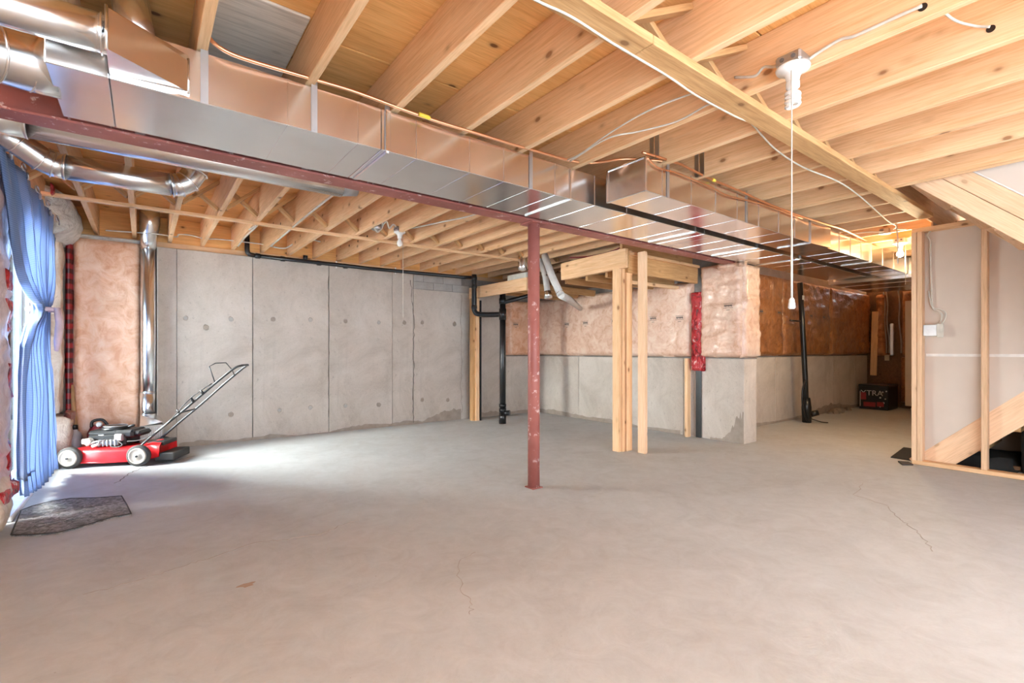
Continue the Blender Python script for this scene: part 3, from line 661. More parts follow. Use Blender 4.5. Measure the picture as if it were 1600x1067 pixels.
# ================================================================== LAMPS
def lampholder(root, c, mat='white_ceramic', s=1.0):
    x, y, z = c
    b = box('junction_box', x-.05*s, x+.05*s, y-.05*s, y+.05*s, z+.004, z+.05, 'zinc_box', root, .008)
    for k in (-1, 1): lathe('knockout', (x-.0505*s, y+k*.022*s, z+.027), [(.009,0),(.009,.002)], 'print_grey', b, (-1,0,0), 10)
    lathe('porcelain_base', (x, y, z), [(.062*s,.006),(.065*s,0),(.062*s,-.008),(.042*s,-.016),(.030*s,-.026),(.024*s,-.050),(.022*s,-.062)], mat, root, seg=28)
    return z-.062
L1 = thing('pull_cord_lamp', (2.16, .90, 2.25), 'spiral bulb in white porcelain lampholder with long pull cord, under the near joists', 'lamp')
zz = lampholder(L1, (2.16, .90, 2.232))
lathe('bulb_ballast', (2.16,.90,zz), [(.021,.012),(.026,.004),(.026,-.018),(.018,-.026)], 'white_ceramic', L1, seg=20)
hel = [(2.16+.024*math.cos(a*.42), .90+.024*math.sin(a*.42), zz-.034-a*.00122) for a in range(0, 54)]
tube('spiral_tube', hel, .0075, 'cfl_glass', L1, 10)
tube('pull_cord', [(2.118,.888,2.205),(2.116,.886,2.0),(2.116,.886,1.6),(2.116,.886,1.255)], .0028, 'white_cable', L1, 6)
tube('cord_sleeve', [(2.116,.886,1.55),(2.116,.886,1.25)], .0045, 'white_cable', L1, 8)
lathe('cord_bell', (2.116,.886,1.25), [(.006,.02),(.010,.012),(.013,-.005),(.014,-.02),(.010,-.026)], 'white_ceramic', L1, seg=14)
L2 = thing('bare_bulb_lamp', (2.02, 4.5, 2.2), 'bare round bulb in white lampholder with thin cord, hanging before the far wall', 'lamp')
zz = lampholder(L2, (2.02, 4.50, 2.225), s=.9)
lathe('bulb', (2.02,4.50,zz), [(.013,.005),(.015,-.012),(.024,-.032),(.028,-.052),(.022,-.072),(.006,-.080)], 'cfl_glass', L2, seg=18)
tube('pull_cord', [(2.05,4.49,2.19),(2.052,4.49,1.8),(2.052,4.49,1.38)], .0022, 'white_cable', L2, 6)
jb = thing('junction_box', (1.80, 4.55, 2.24), 'round metal junction box with loose white cable loops beside the bare far bulb', 'electrical box')
lathe('body', (1.80,4.55,2.225), [(.045,0),(.05,.004),(.05,.05)], 'zinc_box', jb, seg=20)
tube('cable_loop', [(1.76,4.53,2.23),(1.77,4.50,2.30),(1.82,4.50,2.32),(1.85,4.52,2.26),(1.80,4.52,2.20),(1.76,4.52,2.24)], .008, 'white_cable', jb, 8, 5)
tube('cable_loop', [(1.84,4.53,2.25),(1.88,4.50,2.31),(1.91,4.50,2.25),(1.95,4.50,2.29),(2.0,4.5,2.27)], .009, 'white_cable', jb, 8, 5)
L3 = thing('lit_bulb_lamp', (6.37, 1.59, 2.2), 'glowing warm bulb in white lampholder above the passage, by the double stud', 'lamp')
zz = lampholder(L3, (6.37, 1.59, 2.188))
bulb = lathe('bulb', (6.37,1.59,zz), [(.013,.005),(.015,-.012),(.026,-.034),(.031,-.056),(.024,-.076),(.006,-.086)], 'lit_bulb', L3, seg=18)
tube('pull_cord', [(6.39,1.55,2.16),(6.39,1.55,1.75)], .002, 'white_cable', L3, 6)
pl_d = bpy.data.lights.new('bulb_light', 'POINT'); pl_d.energy = 11; pl_d.color = (1.0, .80, .50); pl_d.shadow_soft_size = .04
po = bpy.data.objects.new('bulb_light', pl_d); C.objects.link(po); po.location = (6.37, 1.59, zz-.13); po.parent = L3; po.matrix_parent_inverse = WM[L3.name].inverted()
jb2 = thing('junction_box', (6.0, 1.62, 2.24), 'grey metal junction box with splayed wires above the lit passage bulb', 'electrical box')
lathe('body', (6.0,1.62,2.235), [(.05,0),(.055,.005),(.05,.05)], 'zinc_box', jb2, seg=8, smooth=False)
tube('cable_loop', [(5.95,1.62,2.25),(5.86,1.72,2.255),(5.78,1.85,2.25),(5.70,1.95,2.25)], .006, 'white_cable', jb2, 8, 4)
tube('cable_loop', [(6.04,1.58,2.25),(6.1,1.50,2.27),(6.02,1.44,2.25),(5.82,1.49,2.235)], .006, 'white_cable', jb2, 8, 4)
sb = thing('switch_box', (5.735, 1.165, 1.19), 'white steel switch box on the double stud fed by two cables', 'electrical box')
box('body', 5.675, 5.755, 1.150, 1.247, 1.185, 1.285, 'white_vinyl', sb, .004)
box('side_bracket', 5.668, 5.676, 1.105, 1.15, 1.17, 1.29, 'register_cream', sb, .002)

# ================================================================== DRAIN PIPES
dr = thing('drain_pipe', (2.5, 6.25, 2.1), 'black drain line along the top of the far wall ending in a trap bend', 'pipe')
tube('run', [(1.0,6.29,2.155),(2.4,6.25,2.137),(3.70,6.06,2.12),(3.84,5.98,2.118)], .024, 'black_abs', dr, 16)
tube('inlet_elbow', [(.945,6.29,2.40),(.945,6.29,2.22),(.95,6.29,2.185),(.97,6.29,2.162),(1.02,6.29,2.155)], .027, 'black_abs', dr, 16)
for x in (1.03, 1.30, 1.72, 2.05): tube('coupling', [(x,6.29,2.155-(x-1)*.0125),(x+.05,6.29,2.154-(x-1)*.0125)], .031, 'black_abs', dr, 16)
tube('branch_tee', [(1.58,6.29,2.15),(1.58,6.27,2.22)], .027, 'black_abs', dr, 14)
for x in (1.95, 2.75): box('pipe_hanger', x-.008, x+.008, 6.26, 6.264, 2.10, 2.19, 'white_vinyl', dr)
tube('drop', [(3.845,5.97,2.16),(3.845,5.97,1.70),(3.85,5.965,1.63),(3.87,5.94,1.59),(3.93,5.87,1.573),(4.03,5.74,1.57),(4.09,5.66,1.57)], .037, 'black_abs', dr, 18, 4)
for z in (2.10, 1.98, 1.68): tube('coupling', [(3.845,5.97,z-.02),(3.845,5.97,z+.03)], .043, 'black_abs', dr, 18)
st = thing('drain_stack', (4.105, 5.62, 0), 'black vertical drain stack standing on the floor before the far corner', 'pipe')
tube('stack', [(4.105,5.62,.0),(4.105,5.62,.9),(4.105,5.62,1.87)], .043, 'black_abs', st, 20)
for z, h in ((.0,.16),(.17,.05),(.24,.04),(1.49,.16),(1.72,.08)): tube('coupling', [(4.105,5.62,z),(4.105,5.62,z+h)], .052, 'black_abs', st, 20)
tube('cleanout', [(4.12,5.60,.15),(4.17,5.53,.16)], .036, 'black_abs', st, 14)
tube('side_branch', [(4.11,5.60,1.74),(4.22,5.48,1.78),(4.38,5.38,1.83),(4.42,5.36,1.86),(4.42,5.36,1.95)], .030, 'black_abs', st, 14, 3)
sp_ = thing('sump_pipe', (7.66, 3.02, 0), 'slanting black pump pipe with stubby valve before the passage wall', 'pipe')
tube('pipe', [(7.70,3.02,.05),(7.66,3.02,.6),(7.60,3.03,1.3),(7.53,3.04,2.03)], .036, 'black_abs', sp_, 16)
tube('valve_body', [(7.705,3.02,.0),(7.70,3.02,.22),(7.69,3.02,.36)], [.06,.066,.05], 'black_abs', sp_, 16)
tube('valve_stub', [(7.74,2.98,.12),(7.79,2.90,.15)], .042, 'black_abs', sp_, 14)
tube('hose', [(7.62,3.0,.62),(7.57,3.02,.5),(7.56,3.02,.3),(7.60,3.0,.1),(7.66,2.98,.02)], .012, 'black_abs', sp_, 8, 5)
tube('wall_clip', [(7.58,3.03,1.47),(7.35,3.10,1.48)], .012, 'black_abs', sp_, 8)
tube('power_cord', [(7.72,2.98,.06),(7.78,2.86,.02),(7.86,2.80,.008)], .008, 'black_abs', sp_, 8, 4)
box('price_sticker', 7.515, 7.575, 2.998, 3.006, 1.78, 1.84, 'print_white', sp_)

# ================================================================== NOOK BULKHEAD FRAMING
bh = thing('bulkhead_frame', (4.6, 4.6, 0), 'wooden bulkhead framing dropped over the nook with header boards and posts', 'framing')
board('header', (3.95,6.25,1.915), (3.95,4.86,1.915), .038, .165, 'lumber', bh)
board('header', (3.955,4.22,1.985), (3.955,3.25,2.005), .038, .20, 'lumber', bh)
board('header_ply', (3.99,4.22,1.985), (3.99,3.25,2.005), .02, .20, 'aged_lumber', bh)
board('cross_header', (4.0,3.29,1.955), (5.29,3.29,1.945), .038, .185, 'aged_lumber', bh)  # darker wood colour carries the shade on this header
board('cross_plate', (4.0,3.29,2.062), (5.29,3.29,2.052), .089, .03, 'lumber', bh)
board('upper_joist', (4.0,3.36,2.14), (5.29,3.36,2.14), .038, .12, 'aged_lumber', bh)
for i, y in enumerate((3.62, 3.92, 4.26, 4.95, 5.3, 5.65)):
    board('soffit_joist', (4.06,y,1.90), (5.30,y,1.89), .038, .089, 'aged_lumber', bh)  # shade under the bulkhead is put into the darker wood colour
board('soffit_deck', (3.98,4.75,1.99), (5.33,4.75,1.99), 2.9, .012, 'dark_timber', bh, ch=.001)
board('short_stud', (4.28,3.60,1.83), (5.30,3.55,1.83), .06, .038, 'lumber', bh)
# end post: two studs and a jack stud
board('post_stud', (3.925,3.355,0), (3.925,3.355,1.90), .038, .089, 'lumber', bh, up=(0,1,0))
board('post_stud', (3.965,3.34,0), (3.965,3.34,1.90), .038, .089, 'lumber', bh, up=(0,1,0))
board('post_stud', (4.05,3.31,0), (4.05,3.31,2.10), .089, .038, 'lumber', bh, up=(0,1,0))
board('loose_stud', (4.06,3.135,0), (4.06,3.135,2.06), .038, .089, 'stair_lumber', bh, up=(0,1,0))
board('loose_stud', (4.10,3.16,0), (4.10,3.16,2.06), .038, .089, 'lumber', bh, up=(0,1,0))
board('post_stud', (3.915,6.13,0), (3.915,6.13,1.83), .038, .089, 'aged_lumber', bh, up=(0,1,0))
board('post_stud', (3.965,6.10,0), (3.965,6.10,1.83), .06, .089, 'lumber', bh, up=(0,1,0))
tag(board('wood_offcut_stud', (5.27,3.395,0), (5.27,3.395,.955), .075, .04, 'lumber', None, up=(0,1,0)), 'short raw stud standing below the shiny red tape strip', 'stud')
tag(box('black_plastic_strip', 5.325, 5.347, 3.255, 3.325, 0, .95, 'black_abs', None, .004), 'black vapour plastic showing behind the short raw stud', 'plastic')
tag(box('black_plastic_strip', 4.005, 4.03, 6.05, 6.30, 0, 1.8, 'black_abs', None, .004), 'black plastic strip behind the wooden post at the far wall', 'plastic')  # black strip stands in for the dark gap by the post
# vent ducts and fan housing in the bulkhead gap
vp = thing('vent_pipe', (4.3, 4.7, 1.6), 'pale rigid vent pipe dropping through the bulkhead gap and bending to the nook wall', 'pipe')
tube('upper_leg', [(3.87,4.44,2.21),(3.88,4.32,1.95),(3.885,4.165,1.70)], .043, 'pvc_grey', vp, 18)
tube('lower_leg', [(3.885,4.165,1.70),(4.25,4.40,1.69),(5.08,5.03,1.665)], [.044,.043,.035], 'pvc_grey', vp, 18)
ring('joint_ring', (3.884,4.18,1.725), (0,-.15,-.25), .044, .005, 'galvanised_round', vp)
vp2 = thing('vent_pipe', (3.9, 4.5, 1.7), 'short pale vent pipe with open bell end hanging behind the bulkhead post', 'pipe')
tube('leg', [(4.0,4.66,2.2),(4.0,4.57,1.98),(4.0,4.525,1.76)], .038, 'pvc_grey', vp2, 18)
tube('bell', [(4.0,4.53,1.79),(4.0,4.515,1.70)], [.042,.052], 'galvanised_round', vp2, 18)
tag(lathe('fan_can', (3.82,4.80,2.06), [(.03,0),(.055,.01),(.062,.05),(.062,.13),(.05,.19)], 'galvanised_round', None, seg=20), 'small round metal can hanging under the joists left of the red column', 'fixture')
tag(board('utility_bracket', (3.95,5.28,2.033), (3.95,4.87,2.033), .03, .07, 'register_cream', None), 'cream slotted bracket lying on the bulkhead header', 'bracket')

# ================================================================== INSULATION
def marks(parent, pts, axis, off):
    def bar(a0, a1, z0, z1):
        if axis == 'x': box('printed_mark', off-.0012, off+.0008, a0, a1, z0, z1, 'print_grey', parent)
        else: box('printed_mark', a0, a1, off-.0012, off+.0008, z0, z1, 'print_grey', parent)
    for i, (a, z) in enumerate(pts):
        bar(a-.055, a+.055, z+.026, z+.030); bar(a-.055, a+.055, z-.022, z-.018)
        for k in range(8): bar(a-.047+k*.012, a-.039+k*.012, z-.008 + (.004 if k % 3 else 0), z+.016)
        bar(a-.02, a+.02, z-.045, z-.040)
i1 = tag(pillow('insulation_batt', (-.555,6.345,.0), (1,0,0), (0,0,1), (0,-1,0), .545, 2.165, .10, 'pink_insulation', None, 22, 60, .012, 3, 1), 'tall pink insulation panel under clear plastic between curtain and riser pipe', 'insulation')
pillow('plastic_edge', (-.555,6.33,2.15), (1,0,0), (0,0,1), (0,-1,0), .545, .03, .13, 'white_fibre', i1, 20, 4, .02, 6, 5, .02)
i2 = tag(pillow('sealing_tape', (-.605,6.33,.05), (1,0,0), (0,0,1), (0,-1,0), .06, 2.17, .11, 'dark_red_tape', None, 5, 50, .008, 5, 2, .02), 'dark red sheathing tape strip along the left edge of the pink panel', 'tape')
i3 = tag(pillow('insulation_batt', (XL-.03,6.25,.45), (0,-1,0), (0,0,1), (1,0,0), .30, 1.72, .10, 'beige_insulation', None, 12, 50, .02, 3, 3, .05, .02), 'beige plastic-wrapped insulation column right of the blue curtain', 'insulation')
i4 = tag(pillow('insulation_batt', (XL-.03,6.28,.0), (0,-1,0), (0,0,1), (1,0,0), .36, .47, .17, 'beige_insulation', None, 12, 20, .025, 4, 4, .07, .02), 'slumped beige insulation bag at the foot of the curtain', 'insulation')
pillow('tape_band', (XL+.10,6.24,.34), (0,-1,0), (0,0,1), (1,0,0), .28, .15, .05, 'maroon_tape', i4, 10, 8, .02, 6, 6, .03)
i5 = tag(pillow('insulation_bundle', (XL-.03,6.34,2.02), (0,-1,0), (0,0,1), (1,0,0), .80, .42, .24, 'white_fibre', None, 30, 20, .02, 5, 7, .20, .015), 'puffy whitish insulation bundle stuffed in the joist end above the curtain', 'insulation')
tag(pillow('tape_patch', (XL+.14,4.95,2.19), (0,-1,0), (0,0,1), (1,0,0), .14, .08, .012, 'red_tape', None, 8, 6, .006, 6, 8, .01), 'crumpled red tape patch at the strapping end above the curtain', 'tape')
i6 = tag(pillow('insulation_batt', (XL-.04,DY0-.03,.0), (0,-1,0), (0,0,1), (1,0,0), .95, 2.2, .075, 'mauve_insulation', None, 24, 60, .018, 3, 9, .05, .03), 'mauve plastic-covered insulation at the near side of the sliding door', 'insulation')
for (z_, h_, s_) in ((.22,.30,1),(.75,.25,2),(1.15,.22,3),(1.40,.14,4)):
    pillow('tape_strip', (XL+.028,DY0-.05,z_), (0,-1,0), (0,0,1), (1,0,0), .14, h_, .02, 'red_tape', i6, 6, 10, .012, 8, 10+s_, .02)
i7 = tag(pillow('insulation_batt', (XL-.03,4.19,.0), (0,-1,0), (0,0,1), (1,0,0), .5, .36, .085, 'beige_insulation', None, 14, 14, .03, 5, 15, .08, .03), 'sagging beige insulation bag on the floor behind the rubber mat', 'insulation')
pillow('tape_band', (XL+.05,4.17,.18), (0,-1,0), (0,0,1), (1,0,0), .4, .10, .02, 'red_tape', i7, 10, 6, .02, 6, 16, .03)
i8 = tag(pillow('insulation_batt', (4.70,6.36,.968), (1,0,0), (0,0,1), (0,-1,0), .60, .90, .09, 'pink_insulation', None, 20, 28, .014, 4, 17, .05, .03), 'pink insulation panel on the far wall just left of the nook corner', 'insulation')
marks(i8, [(4.83,1.47)], 'y', 6.36-.112)
i9 = tag(pillow('insulation_batt', (XN+.03,6.26,.968), (0,-1,0), (0,0,1), (-1,0,0), 2.89, .93, .10, 'blush_insulation', None, 90, 30, .012, 3.5, 18, .05, .012), 'wide blush insulation under plastic along the nook wall behind the wooden posts', 'insulation')
marks(i9, [(5.50,1.455),(5.10,1.457),(4.54,1.459),(3.89,1.462),(3.50,1.45)], 'x', XN+.03-.124)
i10 = tag(pillow('insulation_batt', (XN+.03,3.25,.968), (0,-1,0), (0,0,1), (-1,0,0), .53, 1.09, .12, 'blush_insulation', None, 26, 50, .016, 4, 19, .07, .045), 'crinkled blush insulation wrapping the pier under the beam end', 'insulation')
marks(i10, [(2.86,1.55)], 'x', XN+.03-.155)
pillow('wrapped_return', (XN-.06,2.76,.968), (1,0,0), (0,0,1), (0,-1,0), .38, 1.06, .055, 'blush_insulation', i10, 12, 40, .012, 4, 20, .05, .03)
pillow('frayed_top', (XN-.07,3.0,1.98), (0,-1,0), (0,0,1), (-1,0,0), .30, .07, .06, 'blush_insulation', i10, 16, 6, .04, 9, 21, .03)
i11 = tag(pillow('sealing_tape', (XN-.0,3.35,.80), (0,-1,0), (0,0,1), (-1,0,0), .145, .96, .11, 'red_tape', None, 8, 60, .012, 7, 22, .03), 'shiny crumpled red tape strip hanging beside the pier', 'tape')
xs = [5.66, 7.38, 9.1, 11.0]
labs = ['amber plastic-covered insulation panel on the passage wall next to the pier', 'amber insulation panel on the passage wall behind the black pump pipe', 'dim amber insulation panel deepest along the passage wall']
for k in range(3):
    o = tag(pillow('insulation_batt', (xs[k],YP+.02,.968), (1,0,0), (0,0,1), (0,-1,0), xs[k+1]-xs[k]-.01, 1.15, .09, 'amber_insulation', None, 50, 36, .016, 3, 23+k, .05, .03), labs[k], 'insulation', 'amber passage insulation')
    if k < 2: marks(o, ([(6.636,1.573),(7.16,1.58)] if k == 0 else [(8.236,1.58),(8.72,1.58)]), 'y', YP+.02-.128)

# ================================================================== PASSAGE END
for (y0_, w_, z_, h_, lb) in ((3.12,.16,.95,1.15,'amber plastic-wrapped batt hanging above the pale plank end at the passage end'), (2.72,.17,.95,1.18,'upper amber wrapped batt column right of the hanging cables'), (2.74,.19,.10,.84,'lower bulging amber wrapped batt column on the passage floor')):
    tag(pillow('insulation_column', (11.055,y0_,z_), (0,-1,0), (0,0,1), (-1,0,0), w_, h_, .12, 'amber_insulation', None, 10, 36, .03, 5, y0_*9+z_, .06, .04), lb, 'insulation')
tag(board('plank', (10.92,3.13,.58), (10.92,3.10,1.78), .10, .03, 'lumber', None, up=(1,0,0)), 'pale plank hanging down at the passage end above the black box', 'plank')
tag(box('foil_duct', 10.975, 11.055, 2.83, 2.90, .95, 1.55, 'galvanised_round', None, .015), 'narrow bright foil strip at the passage end between wrapped batts', 'duct')
for k, (ya_, lab) in enumerate(((3.0,'thin grey cable bundle drooping left of the foil strip'), (2.96,'second thin grey cable drooping close to the foil strip'), (2.78,'loose grey cable dropping right of the foil strip'))):
    cable(lab, [(11.0,ya_,2.2),(10.99,ya_-.03,1.9),(10.99,ya_-.02,1.6),(10.99,ya_-.05,1.25),(11.0,ya_-.05,1.0)], .012, 'plastic_grey')
tag(box('outlet_plate', 11.03, 11.055, 2.92, 2.99, .86, .97, 'register_cream', None, .004), 'small cream outlet plate below the drooping cables', 'outlet')
tag(box('service_door', 10.4, 10.44, 1.225, 2.53, .10, 1.9, 'drywall', None, .006), 'grey door leaf edge at the dark passage end', 'door')
bx_ = thing('printed_carton', (10.6, 3.0, 0), 'black printed carton with red and white graphics on the passage floor', 'carton')
box('body', 10.30, 10.85, 2.74, 3.17, 0, .42, 'box_black', bx_, .01)
box('lid', 10.29, 10.86, 2.73, 3.18, .40, .44, 'box_black', bx_, .012)
def text(parent, s, size, mw, mat):
    cu = bpy.data.curves.new('text', 'FONT'); cu.body = s; cu.size = size; cu.extrude = .001; cu.align_x = 'CENTER'
    o = bpy.data.objects.new('tmp', cu); me = bpy.data.meshes.new_from_object(o); bpy.data.objects.remove(o)
    return link_obj('lettering', me, mat, parent, mw)
mw = Matrix.Translation((10.298, 2.98, .25)) @ Matrix.Rotation(R(-90), 4, 'Z') @ Matrix.Rotation(R(90), 4, 'X')
text(bx_, 'XTRA', .13, mw, 'print_white')
box('print_panel', 10.296, 10.301, 2.92, 3.10, .05, .13, 'print_red', bx_); box('print_panel', 10.296, 10.301, 3.06, 3.14, .17, .30, 'print_red', bx_)
box('print_panel', 10.296, 10.301, 2.80, 2.90, .06, .14, 'print_red', bx_); box('print_frame', 10.296, 10.301, 3.145, 3.155, .05, .32, 'print_white', bx_)
for k in range(7):
    random.seed(k+50); y_ = 2.755+random.random()*.1; z_ = .05+random.random()*.3
    lathe('print_dot', (10.3, y_, z_), [(.012+.008*random.random(),0),(.01,.003)], 'print_white', bx_, (-1,0,0), 8)
db = thing('debris_pile', (9.3, 3.1, 0), 'small dark heap of debris along the foot of the passage wall', 'debris')
for k in range(9):
    random.seed(k+90); x_ = 9.0+random.random()*.9; s_ = .03+random.random()*.05
    lathe('lump', (x_, 3.19+random.uniform(-.05,.05), 0), [(s_*1.3,0),(s_*1.1,s_*.5),(s_*.5,s_*1.0),(s_*.1,s_*1.15)], 'dirt', db, seg=7, smooth=False)

# ================================================================== STAIRS
XU = 4.455; SL = .95
us = thing('upper_stair_flight', (4.9, .5, 1.3), 'pale wooden underside of the upper stair flight at the right edge', 'stairs')
def slope_board(name, x0, x1, ytop, ztop, drop, mat, parent, yend=-.9):
    """board following the flight: bottom edge passes (ytop, ztop-drop); top edge (ytop, ztop)"""
    yb_ = yend; zt = ztop-(ytop-yb_)*SL
    v = []
    for xx in (x0, x1): v += [(xx,ytop,ztop),(xx,ytop,ztop-drop),(xx,yb_,zt-drop),(xx,yb_,zt)]
    return mesh(name, v, [(0,1,2,3),(7,6,5,4),(0,4,5,1),(1,5,6,2),(2,6,7,3),(3,7,4,0)], mat, parent)
def zline(y): return 2.24 + (y-1.016)*SL      # bottom edge of the stringer
th_ = math.atan(SL); cs = math.cos(th_)
def sboard(name, x, wd, off, dp, y0=1.30, y1=-.9, mat='stair_lumber'):
    """sloping board: lower edge lies `off` (vertical) above the flight's soffit line"""
    h = off + dp/cs/2
    return board(name, (x, y0, zline(y0)+h), (x, y1, zline(y1)+h), wd, dp, mat, us)
sboard('stringer', XU+.019, .038, 0, .150*cs)
sboard('stringer_upper_board', XU+.017, .040, .153, .147*cs)
sboard('corner_bead', XU-.001, .006, .302, .012*cs, mat='joint_tape')
sboard('stringer', 5.519, .038, 0, .27*cs, 1.2)
for k in range(7):
    yk = 1.06-k*.22; zk = zline(yk)+.012
    box('tread', XU+.04, 5.50, yk-.245, yk, zk-.032, zk, 'stair_lumber', us, .003)
    box('riser', XU+.04, 5.50, yk-.002, yk+.016, zk, zk+.175, 'stair_lumber', us, .002)
v = [(XU+.004,1.0,zline(1.0)+.30),(XU+.004,1.0,2.5),(XU+.004,-.9,2.5),(XU+.004,-.9,zline(-.9)+.30)]
v += [(x_+.012,y_,z_) for x_, y_, z_ in v]
mesh('stairwell_drywall', v, [(0,1,2,3),(7,6,5,4),(0,4,5,1),(1,5,6,2),(2,6,7,3),(3,7,4,0)], 'drywall', us)
ls = thing('lower_stair_flight', (6.2, .6, 0), 'lower stair flight with broad wooden stringer behind the studs', 'stairs')
def low(name, x0, x1, mat):
    def zt(y): return .205+(1.185-y)*.943
    v = []
    for xx in (x0, x1): v += [(xx,1.245,.0),(xx,1.245,zt(1.245)),(xx,-.6,zt(-.6)),(xx,-.6,zt(-.6)-.305),(xx,1.085,.0)]
    return mesh(name, v, [(4,3,2,1,0),(5,6,7,8,9),(0,1,6,5),(1,2,7,6),(2,3,8,7),(3,4,9,8),(4,0,5,9)], mat, ls)
def lz(y): return .205+(1.185-y)*.943
for x_ in (XS+.126, 6.669):
    n_ = .305/2; board('stringer', (x_, 1.30, lz(1.30)-n_), (x_, -.6, lz(-.6)-n_), .038, .305*math.cos(math.atan(.943)), 'stair_lumber', ls)
for k in range(6):
    yk = 1.10-k*.22; zk = .2+k*.2
    box('tread', XS+.146, 6.648, yk-.24, yk+.01, zk-.03, zk, 'aged_lumber', ls, .003)
    box('riser', XS+.146, 6.648, yk-.02, yk, zk-.2, zk-.032, 'aged_lumber', ls)
tag(box('storage_bin', 5.98, 6.45, .10, .66, 0, .42, 'mat_dark', None, .02), 'taller dark bin stored under the lower stair flight', 'bin')
tb = thing('tarp_pile', (6.2, .9, 0), 'low folded black tarp under the lowest stair treads', 'tarp')  # black sheet added to darken the space under the stairs
pillow('tarp', (5.90, .68, .0), (1,0,0), (0,1,0), (0,0,1), .70, .50, .10, 'mat_dark', tb, 14, 12, .03, 5, 77, .06, .02)
box('plank_edge', 5.93, 5.97, .66, 1.15, .03, .06, 'dark_timber', tb, .003)

# ================================================================== CURTAIN
cu_ = None
keys = [ # z, yL, yR
 (2.16,3.62,5.85),(2.05,3.74,5.80),(1.90,3.90,5.70),(1.70,4.04,5.55),(1.55,4.20,5.36),(1.45,4.42,5.18),(1.39,4.66,5.02),(1.35,4.74,4.96),(1.30,4.68,5.02),(1.22,4.44,5.14),(1.08,4.24,5.28),(.90,4.19,5.42),(.70,4.17,5.50),(.45,4.17,5.56),(.20,4.22,5.58),(.06,4.28,5.60)]
def ki(z):
    for a, b in zip(keys[:-1], keys[1:]):
        if a[0] >= z >= b[0]:
            t_ = (a[0]-z)/(a[0]-b[0]); return a[1]+(b[1]-a[1])*t_, a[2]+(b[2]-a[2])*t_
    return keys[-1][1:]
nu, nv = 110, 70; v = []; f = []
for j in range(nv+1):
    z = 2.16-(2.16-.06)*j/nv; yl, yr = ki(z); cin = (yr-yl)/2.37
    for i in range(nu+1):
        s = i/nu; ph = s*2*math.pi*9 + .5*math.sin(z*3)
        dep = .020+.014*(1-cin); a = math.sin(ph)*dep + noise.noise(Vector((s*6, z*2.2, 1)))*.022
        sag = 0.0
        if z > 1.39: sag = -.16*((s-.55)**2)*max(0, 1-abs(z-1.6)/.5)
        zz_ = z + sag + (.07*max(0, .5-s)*2 if j > nv-6 else 0) + noise.noise(Vector((s*5, 3, 0)))*.02*(1 if j == nv else 0)
        yy_ = yl+(yr-yl)*(s + .012*math.sin(ph*2))
        v.append((-.612+a+.02*(1-cin), yy_, max(.03, zz_)))
for j in range(nv):
    for i in range(nu):
        m_ = nu+1; f.append((j*m_+i, j*m_+i+1, (j+1)*m_+i+1, (j+1)*m_+i))
ct = thing('curtain', (-.6, 4.9, .05), 'blue woven curtain tied back before the sliding door', 'curtain')
cl_o = mesh('cloth', v, f, 'curtain_blue', ct, True)
so = cl_o.modifiers.new('thickness', 'SOLIDIFY'); so.thickness = .003
for k in range(10):
    yk = 3.74+k*.23; ring('grommet', (-.575+.015*(k%2), yk, 2.115+.01*(k%3)), (1,.3*(-1)**k,.1), .020, .005, 'grommet', ct, 14)
ring('tie_band', (-.585,4.85,1.35), (0,0,1), .075, .016, 'tie_cloth', ct, 20, 8)
tube('tie_tail', [(-.505,4.80,1.36),(-.49,4.78,1.25),(-.495,4.77,1.12),(-.50,4.74,1.05)], [.018,.02,.024,.012], 'tie_cloth', ct, 8)
tube('tie_tail', [(-.505,4.84,1.36),(-.49,4.90,1.27),(-.495,4.93,1.16)], [.018,.016,.010], 'tie_cloth', ct, 8)

# ================================================================== MATS
mp = [(-.60,3.90),(-.505,3.828),(-.394,3.785),(-.315,3.818),(-.234,3.875),(-.161,3.93),(-.066,3.933),(-.095,4.2),(-.128,4.454),(-.271,4.506),(-.415,4.60),(-.512,4.59),(-.598,4.528),(-.64,4.45)]
def flat(name, P, th, mat, parent=None, z=0.0):
    n_ = len(P); v = [(x_,y_,z) for x_,y_ in P]+[(x_,y_,z+th) for x_,y_ in P]
    return mesh(name, v, [tuple(range(n_))[::-1], tuple(range(n_,2*n_))]+[(i,(i+1)%n_,n_+(i+1)%n_,n_+i) for i in range(n_)], mat, parent)
mt = thing('door_mat', (-.36,4.2,0), 'worn grey rubber doormat with wavy edges by the sliding door', 'mat')
flat('mat_body', mp, .010, 'rubber_mat', mt)
tube('raised_border', [(x_,y_,.010) for x_,y_ in mp]+[(mp[0][0],mp[0][1],.010)], .004, 'rubber', mt, 6)
flat('centre_panel', [(-.50,4.0),(-.22,4.02),(-.24,4.38),(-.50,4.40)], .013, 'rubber_mat', mt)
tag(flat('floor_mat', [(5.83,1.53),(6.53,1.60),(6.52,1.25),(5.80,1.25)], .008, 'mat_dark'), 'black mat on the floor behind the double stud', 'mat')
tag(flat('torn_rubber_scrap', [(5.52,1.36),(5.66,1.43),(5.70,1.36),(5.60,1.30)], .012, 'rubber'), 'small torn black scrap at the corner of the stud wall plate', 'scrap')

